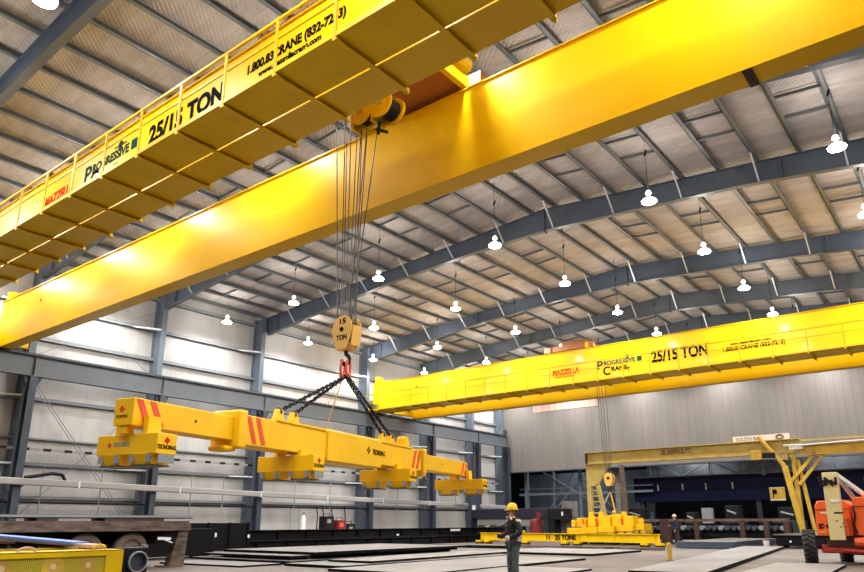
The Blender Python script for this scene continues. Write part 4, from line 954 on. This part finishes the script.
def wheel(x, y, rz, nm='wheel'):
    e = bpy.data.objects.new(nm, None)
    r_, wd = .56, .42
    ax = Vector((math.cos(rz), math.sin(rz), 0))
    m = MB(t); c_ = Vector((x, y, r_))
    m.lathe(c_ - ax * wd / 2, [(.22, .05), (.40, .0), (.50, .03), (r_ - .03, .08), (r_ - .03, wd - .08), (.50, wd - .03), (.40, wd), (.22, wd - .05)], 32, ax); w_ = m.build(nm, 'rubber', t)
    m = MB(t); perp = Vector((-ax.y, ax.x, 0))
    for i in range(20):
        for s in (-1, 1):
            a = 2 * PI * (i + (.5 if s > 0 else 0)) / 20
            d = perp * math.cos(a) + Vector((0, 0, 1)) * math.sin(a); a2 = a + .17
            d2 = perp * math.cos(a2) + Vector((0, 0, 1)) * math.sin(a2)
            m.bar(c_ + d * (r_ - .01) + ax * s * .01, c_ + d2 * (r_ - .015) + ax * s * wd * .46, .06, .06, up=d)
    m.build('tread', 'rubber', w_)
    m = MB(t); m.lathe(c_ - ax * (wd / 2 + .01), [(.05, .0), (.2, .02), (.27, .06), (.27, wd - .04), (.2, wd), (.05, wd + .02)], 18, ax); m.build('rim', 'red', w_)
wheel(-5.36, 27.8, R(9)); wheel(-4.55, 29.6, R(12)); wheel(-1.6, 27.9, R(0)); wheel(-1.6, 29.7, R(0))
# tan jib standing up in front of the hoods
m = MB(t); m.hull8([(-4.56, 26.95, .80), (-4.10, 26.95, .80), (-4.10, 27.15, .80), (-4.56, 27.15, .80), (-4.55, 27.0, 3.02), (-4.08, 27.0, 3.02), (-4.08, 27.25, 3.02), (-4.55, 27.25, 3.02)])
jb = m.build('jib_boom', 'tan', t, bevel=.02)
m = MB(t); m.box((-4.3, 27.1, .95), (-4.0, 27.62, 1.5)); m.build('jib_mount', 'orange', t)
m = MB(t)
for i in range(10):
    a = random.random() * 6; m.bar((-4.58 + .4 * random.random(), 26.97, 2.55 + .32 * random.random()), (-4.58 + .4 * random.random(), 26.95, 2.55 + .32 * random.random()), .045, .045)
m.tube((-4.60, 26.97, 2.55), (-4.64, 26.95, 2.9), .04, 8); m.tube((-4.15, 26.97, 2.6), (-4.14, 26.95, 2.85), .04, 8)
m.build('hose_manifold', 'black', jb)
m = MB(t); m.box((-4.38, 26.955, 2.02), (-4.12, 26.985, 2.12)); m.build('sticker', 'bannerw', jb)
m = MB(t); m.box((-4.33, 26.95, 1.66), (-4.05, 26.98, 1.70)); m.build('marking', 'blacktext', jb)
m = MB(t)
for q in ((-4.2, 1.2), (-4.07, 1.2), (-4.13, 1.32), (-4.3, 1.4), (-4.0, 1.42)): m.box((q[0], 26.94, q[1]), (q[0] + .04, 26.98, q[1] + .04))
m.build('bolt', 'rustdk', jb)
m = MB(t); m.bar((-4.15, 27.2, 2.95), (-3.3, 28.0, 2.1), .14, .12); m.build('lift_arm', 'white', t, bevel=.01)
m = MB(t); m.bar((-4.05, 27.3, 2.75), (-3.75, 27.7, 2.1), .10, .12); m.build('lift_cylinder', 'chrome', t)
m = MB(t); m.path([(-3.84, 27.46, 1.9), (-3.78, 27.4, 1.6), (-3.86, 27.42, 1.3), (-3.8, 27.45, 1.0)], .035, 6); m.build('hose', 'black', t)

# ------------------------------------------------------------------ people
def skin(name, V, E, root, m, parent, lv=1):
    me = bpy.data.meshes.new(name); names = list(V)
    me.from_pydata([V[n][:3] for n in names], [(names.index(a), names.index(b)) for a, b in E], [])
    o = bpy.data.objects.new(name, me); COL.objects.link(o); o.parent = parent
    md = o.modifiers.new('skin', 'SKIN'); md.use_smooth_shade = True; md.branch_smoothing = .4
    for i, n in enumerate(names):
        sv = me.skin_vertices[0].data[i]; r = V[n][3]; ry = V[n][4] if len(V[n]) > 4 else r
        sv.radius = (r, ry); sv.use_root = (n == root)
    s = o.modifiers.new('sub', 'SUBSURF'); s.levels = lv; s.render_levels = lv
    me.materials.append(M[m]); return o
def person(label, loc, rz, H=1.80, hat='helmet', coat='jacket', legs='jeans', pose='hold', vest=True):
    t = thing('person', label, 'person', loc, rz)
    k = H / 1.80
    def s(d): return {n: tuple(c * k for c in v) for n, v in d.items()}
    # local front is -y
    hz = 1.08
    if pose == 'hold':
        arms = {'shL': (.17, .02, 1.44, .062), 'elL': (.27, .06, 1.17, .048), 'wrL': (.17, -.20, 1.06, .032), 'paL': (.13, -.27, 1.06, .036),
                'shR': (-.17, .02, 1.44, .062), 'elR': (-.28, .05, 1.17, .048), 'wrR': (-.19, -.21, 1.10, .032), 'paR': (-.13, -.28, 1.09, .036)}
    else:
        arms = {'shL': (.17, .02, 1.44, .062), 'elL': (.24, .03, 1.16, .048), 'wrL': (.23, -.06, .92, .032), 'paL': (.22, -.09, .84, .036),
                'shR': (-.17, .02, 1.44, .062), 'elR': (-.26, -.02, 1.18, .048), 'wrR': (-.25, -.25, 1.12, .032), 'paR': (-.24, -.33, 1.12, .036)}
    B = {'pel': (0, 0, .95, .13, .10), 'wai': (0, 0, 1.12, .125, .10), 'che': (0, .01, 1.32, .15, .105), 'up': (0, .01, 1.44, .09, .08), 'nek': (0, 0, 1.53, .052), 'hea': (0, -.015, 1.62, .082, .095), 'top': (0, -.01, 1.71, .078, .088),
         'hpL': (.10, 0, .90, .095), 'knL': (.115, -.02, .50, .062), 'anL': (.12, .02, .10, .042), 'toL': (.13, -.13, .045, .038),
         'hpR': (-.10, 0, .90, .095), 'knR': (-.11, -.03, .50, .062), 'anR': (-.12, .0, .10, .042), 'toR': (-.14, -.15, .045, .038)}
    B.update(arms)
    E_ = [('pel', 'wai'), ('wai', 'che'), ('che', 'up'), ('up', 'nek'), ('nek', 'hea'), ('hea', 'top'), ('up', 'shL'), ('shL', 'elL'), ('elL', 'wrL'), ('wrL', 'paL'), ('up', 'shR'), ('shR', 'elR'), ('elR', 'wrR'), ('wrR', 'paR'),
          ('pel', 'hpL'), ('hpL', 'knL'), ('knL', 'anL'), ('anL', 'toL'), ('pel', 'hpR'), ('hpR', 'knR'), ('knR', 'anR'), ('anR', 'toR')]
    for sd, sx in (('L', 1), ('R', -1)):
        p = Vector(B['pa' + sd][:3]); w_ = Vector(B['wr' + sd][:3]); d = (p - w_).normalized()
        side = d.cross(Vector((0, 0, 1))).normalized() if abs(d.z) < .9 else Vector((0, -1, 0))
        cur = Vector((-sx * .02, 0, -.02)) if pose == 'hold' else Vector((0, -.015, -.01))
        for f, (off, ln) in enumerate(((-.027, .060), (-.009, .070), (.009, .064), (.027, .050))):
            a = p + side * off + d * .02; b_ = a + d * ln * .6 + cur * .4; c_ = b_ + d * ln * .45 + cur * .9
            for q, nm in ((a, 'a'), (b_, 'b'), (c_, 'c')): B[f'f{sd}{f}{nm}'] = (q.x, q.y, q.z, .0095)
            E_ += [('pa' + sd, f'f{sd}{f}a'), (f'f{sd}{f}a', f'f{sd}{f}b'), (f'f{sd}{f}b', f'f{sd}{f}c')]
        a = w_ + d * .03 + side * (-.035 * sx); b_ = a + d * .035 + Vector((-sx * .02, 0, .02))
        B[f't{sd}a'] = (a.x, a.y, a.z, .011); B[f't{sd}b'] = (b_.x, b_.y, b_.z, .010)
        E_ += [('wr' + sd, f't{sd}a'), (f't{sd}a', f't{sd}b')]
    skin('body', s(B), E_, 'pel', 'skin', t)
    J = {n: (*B[n][:3], B[n][3] + .028, (B[n][4] if len(B[n]) > 4 else B[n][3]) + .030) for n in ('pel', 'wai', 'che', 'up', 'shL', 'elL', 'wrL', 'shR', 'elR', 'wrR')}
    J['pel'] = (0, 0, .90, .155, .125); J['up'] = (0, .01, 1.45, .11, .095); J['col'] = (0, .01, 1.50, .075, .07)
    skin('jacket', s(J), [('pel', 'wai'), ('wai', 'che'), ('che', 'up'), ('up', 'col'), ('up', 'shL'), ('shL', 'elL'), ('elL', 'wrL'), ('up', 'shR'), ('shR', 'elR'), ('elR', 'wrR')], 'pel', coat, t)
    T = {n: (*B[n][:3], B[n][3] + .018) for n in ('hpL', 'knL', 'anL', 'hpR', 'knR', 'anR')}
    T['anL'] = (.12, .01, .12, .068); T['anR'] = (-.12, 0, .12, .068); T['pel'] = (0, 0, .95, .135, .105)
    skin('trousers', s(T), [('pel', 'hpL'), ('hpL', 'knL'), ('knL', 'anL'), ('pel', 'hpR'), ('hpR', 'knR'), ('knR', 'anR')], 'pel', legs, t)
    for sx in (1, -1):
        m = MB(); a = B['anL' if sx > 0 else 'anR']; b_ = B['toL' if sx > 0 else 'toR']
        m.prism([(a[1] + .07, 0), (b_[1] - .06, 0), (b_[1] - .07, .05), (b_[1] - .02, .09), (a[1] - .04, .12), (a[1] - .045, .17), (a[1] + .06, .17), (a[1] + .075, .06)], a[0] - .05, a[0] + .05, 'x')
        o = m.build('boot', 'boot', t, bevel=.02); o.scale = (k, k, k)
    m = MB(); c0 = (0, .0, 1.69)
    m.lathe(c0, [(.128, -.005), (.122, .03), (.112, .07), (.085, .115), (.045, .14), (.01, .148)], 20)
    m.lathe(c0, [(.125, -.01), (.142, -.012), (.142, .0), (.125, .004)], 20)
    m.hull8([(-.09, -.11, 1.675), (.09, -.11, 1.675), (.06, -.185, 1.665), (-.06, -.185, 1.665), (-.09, -.11, 1.69), (.09, -.11, 1.69), (.06, -.185, 1.675), (-.06, -.185, 1.675)])
    m.bar((0, -.10, 1.77), (0, .10, 1.77), .02, .09)
    o = m.build('hard_hat', hat, t, smooth=True); o.scale = (k, k, k)
    m = MB(); m.lathe((0, .025, 1.56), [(.06, 0), (.086, .04), (.088, .12)], 14); o = m.build('hair', 'hair', t, smooth=True); o.scale = (k, k, k)
    m = MB(); m.hull8([(-.014, -.10, 1.60), (.014, -.10, 1.60), (.012, -.125, 1.60), (-.012, -.125, 1.60), (-.006, -.095, 1.645), (.006, -.095, 1.645), (.005, -.105, 1.645), (-.005, -.105, 1.645)]); o = m.build('nose', 'skin', t); o.scale = (k, k, k)
    m = MB()
    for sx in (-1, 1): m.tube((sx * .032, -.095, 1.643), (sx * .032, -.104, 1.643), .010, 8)
    o = m.build('eyes', 'hair', t); o.scale = (k, k, k)
    m = MB(); m.box((-.024, -.104, 1.572), (.024, -.094, 1.580)); o = m.build('mouth', 'rustdk', t); o.scale = (k, k, k)
    for sx in (-1, 1):
        m = MB(); m.torus((sx * .088, -.005, 1.63), .02, .009, (1, 0, 0), 10, 5, sx=1.4, long_axis=(0, 0, 1)); o = m.build('ear', 'skin', t); o.scale = (k, k, k)
    if vest:
        m = MB(); m.hull8([(.10, .02, .98), (.205, .0, .98), (.19, .13, .98), (.05, .175, .98), (.08, .03, 1.47), (.20, .0, 1.45), (.18, .13, 1.45), (.05, .165, 1.47)]); o = m.build('vest_panel', 'vest', t, bevel=.02); o.scale = (k, k, k)
        
        for sx in (-1, 1):
            m = MB(); m.bar((sx * .07, -.10, 1.53), (sx * .11, -.08, 1.46), .05, .03); o = m.build('collar', 'vest', t); o.scale = (k, k, k)
        for sd in 'LR':
            m = MB(); a = Vector(B['wr' + sd][:3]); m.lathe(a - Vector((0, -.01, 0)), [(.05, -.02), (.06, 0), (.06, .06), (.045, .075)], 10, (Vector(B['pa' + sd][:3]) - a)); o = m.build('glove_cuff', 'glove', t); o.scale = (k, k, k)
    return t
w1 = person('worker in black jacket, grey jeans and yellow hard hat, holding a remote at his waist', (-8.72, 13.78, .0), R(-30), 1.80)
t = thing('crane_remote', 'small black crane remote control held at the waist by the near worker', 'remote control', (-8.72, 13.78, 0), R(-30))
m = MB(); m.box((-.13, -.34, 1.05), (.13, -.20, 1.15)); m.build('case', 'black', t, bevel=.01)
m = MB()
for x in (-.08, 0, .08): m.tube((x, -.27, 1.15), (x, -.27, 1.19), .012, 6)
m.build('joystick', 'redtext', t)
m = MB(); m.path([(-.13, -.22, 1.12), (-.13, -.15, 1.35), (-.06, .10, 1.52)], .012, 5); m.path([(.13, -.22, 1.12), (.13, -.15, 1.35), (.06, .10, 1.52)], .012, 5); m.build('strap', 'black', t)
person('worker in dark navy coverall and pale hard hat, standing far away beside the low rack', (-16.75, 46.2, 0), R(-60), 1.86, 'helmetw', 'jacketn', 'jacketn', 'stand', False)
person('worker in pale hard hat, only his head showing behind the stacked yellow magnets', (-20.95, 46.2, .42), R(-20), 1.75, 'helmetw', 'jacketn', 'jacketn', 'stand', False)
m = MB(); m.o = Vector((-20.95, 46.2, 0)); m.box((-21.6, 45.8, 0), (-20.3, 46.7, .42)); tag(m.build('work_platform', 'rustdk'), 'low steel work platform hidden behind the stacked yellow magnets', 'platform')
m = MB(); m.o = Vector((-17.5, 46.6, 0)); m.box((-17.8, 46.3, 0), (-17.2, 46.8, 1.45)); m.box((-17.85, 46.25, 1.45), (-17.3, 46.6, 1.6)); tag(m.build('tool_stand', 'rustdk'), 'rust-brown stand with a pale top at the far worker\'s left hand', 'stand')
for i, x in enumerate((-34, -22, -10)):  # unseen lamps added to brighten the next bay
    o = copy_tree(lp); o.location = (x, 65.5 if x > -30 else 65, 8.2); o['label'] = 'unseen lamp added to brighten the next bay, above the end wall opening, ' + ('left', 'middle', 'right')[i]; o['category'] = 'lamp'; o['group'] = 'added next bay lamps'
    for ch in o.children:
        if ch.name.startswith('hanging_cord'):
            ch.scale = (1, 1, (9.8 - 8.2 - .42) / (4.2 - .42)); ch.location = (0, 0, .42 * (1 - ch.scale[2]))
#REST-END

# ------------------------------------------------------------------ world and camera
w = bpy.data.worlds.new('World'); SC.world = w; w.use_nodes = True
w.node_tree.nodes['Background'].inputs[0].default_value = (.86, .92, 1, 1)
w.node_tree.nodes['Background'].inputs[1].default_value = .22
cd = bpy.data.cameras.new('Camera'); cam = bpy.data.objects.new('Camera', cd); COL.objects.link(cam); SC.camera = cam
yaw, pit, rol, f, cx, cy = -.6578, .2653, -.0031, 691.4, 444.7, 334.8
fw = Vector((math.sin(yaw) * math.cos(pit), math.cos(yaw) * math.cos(pit), math.sin(pit)))
r0 = Vector((math.cos(yaw), -math.sin(yaw), 0)); u0 = r0.cross(fw)
r1 = r0 * math.cos(rol) + u0 * math.sin(rol); u1 = -r0 * math.sin(rol) + u0 * math.cos(rol)
mw = Matrix((r1, u1, -fw)).transposed().to_4x4(); mw.translation = (0, 0, 1.4); cam.matrix_world = mw
cd.sensor_width = 36; cd.lens = f / 864 * 36; cd.clip_end = 400; cd.clip_start = .1
cd.shift_x = (432 - cx) / 864; cd.shift_y = (cy - 286) / 864
vs = SC.view_settings; vs.view_transform = 'Standard'; vs.look = 'None'; vs.gamma = 1; vs.use_curve_mapping = False; vs.exposure = -.22
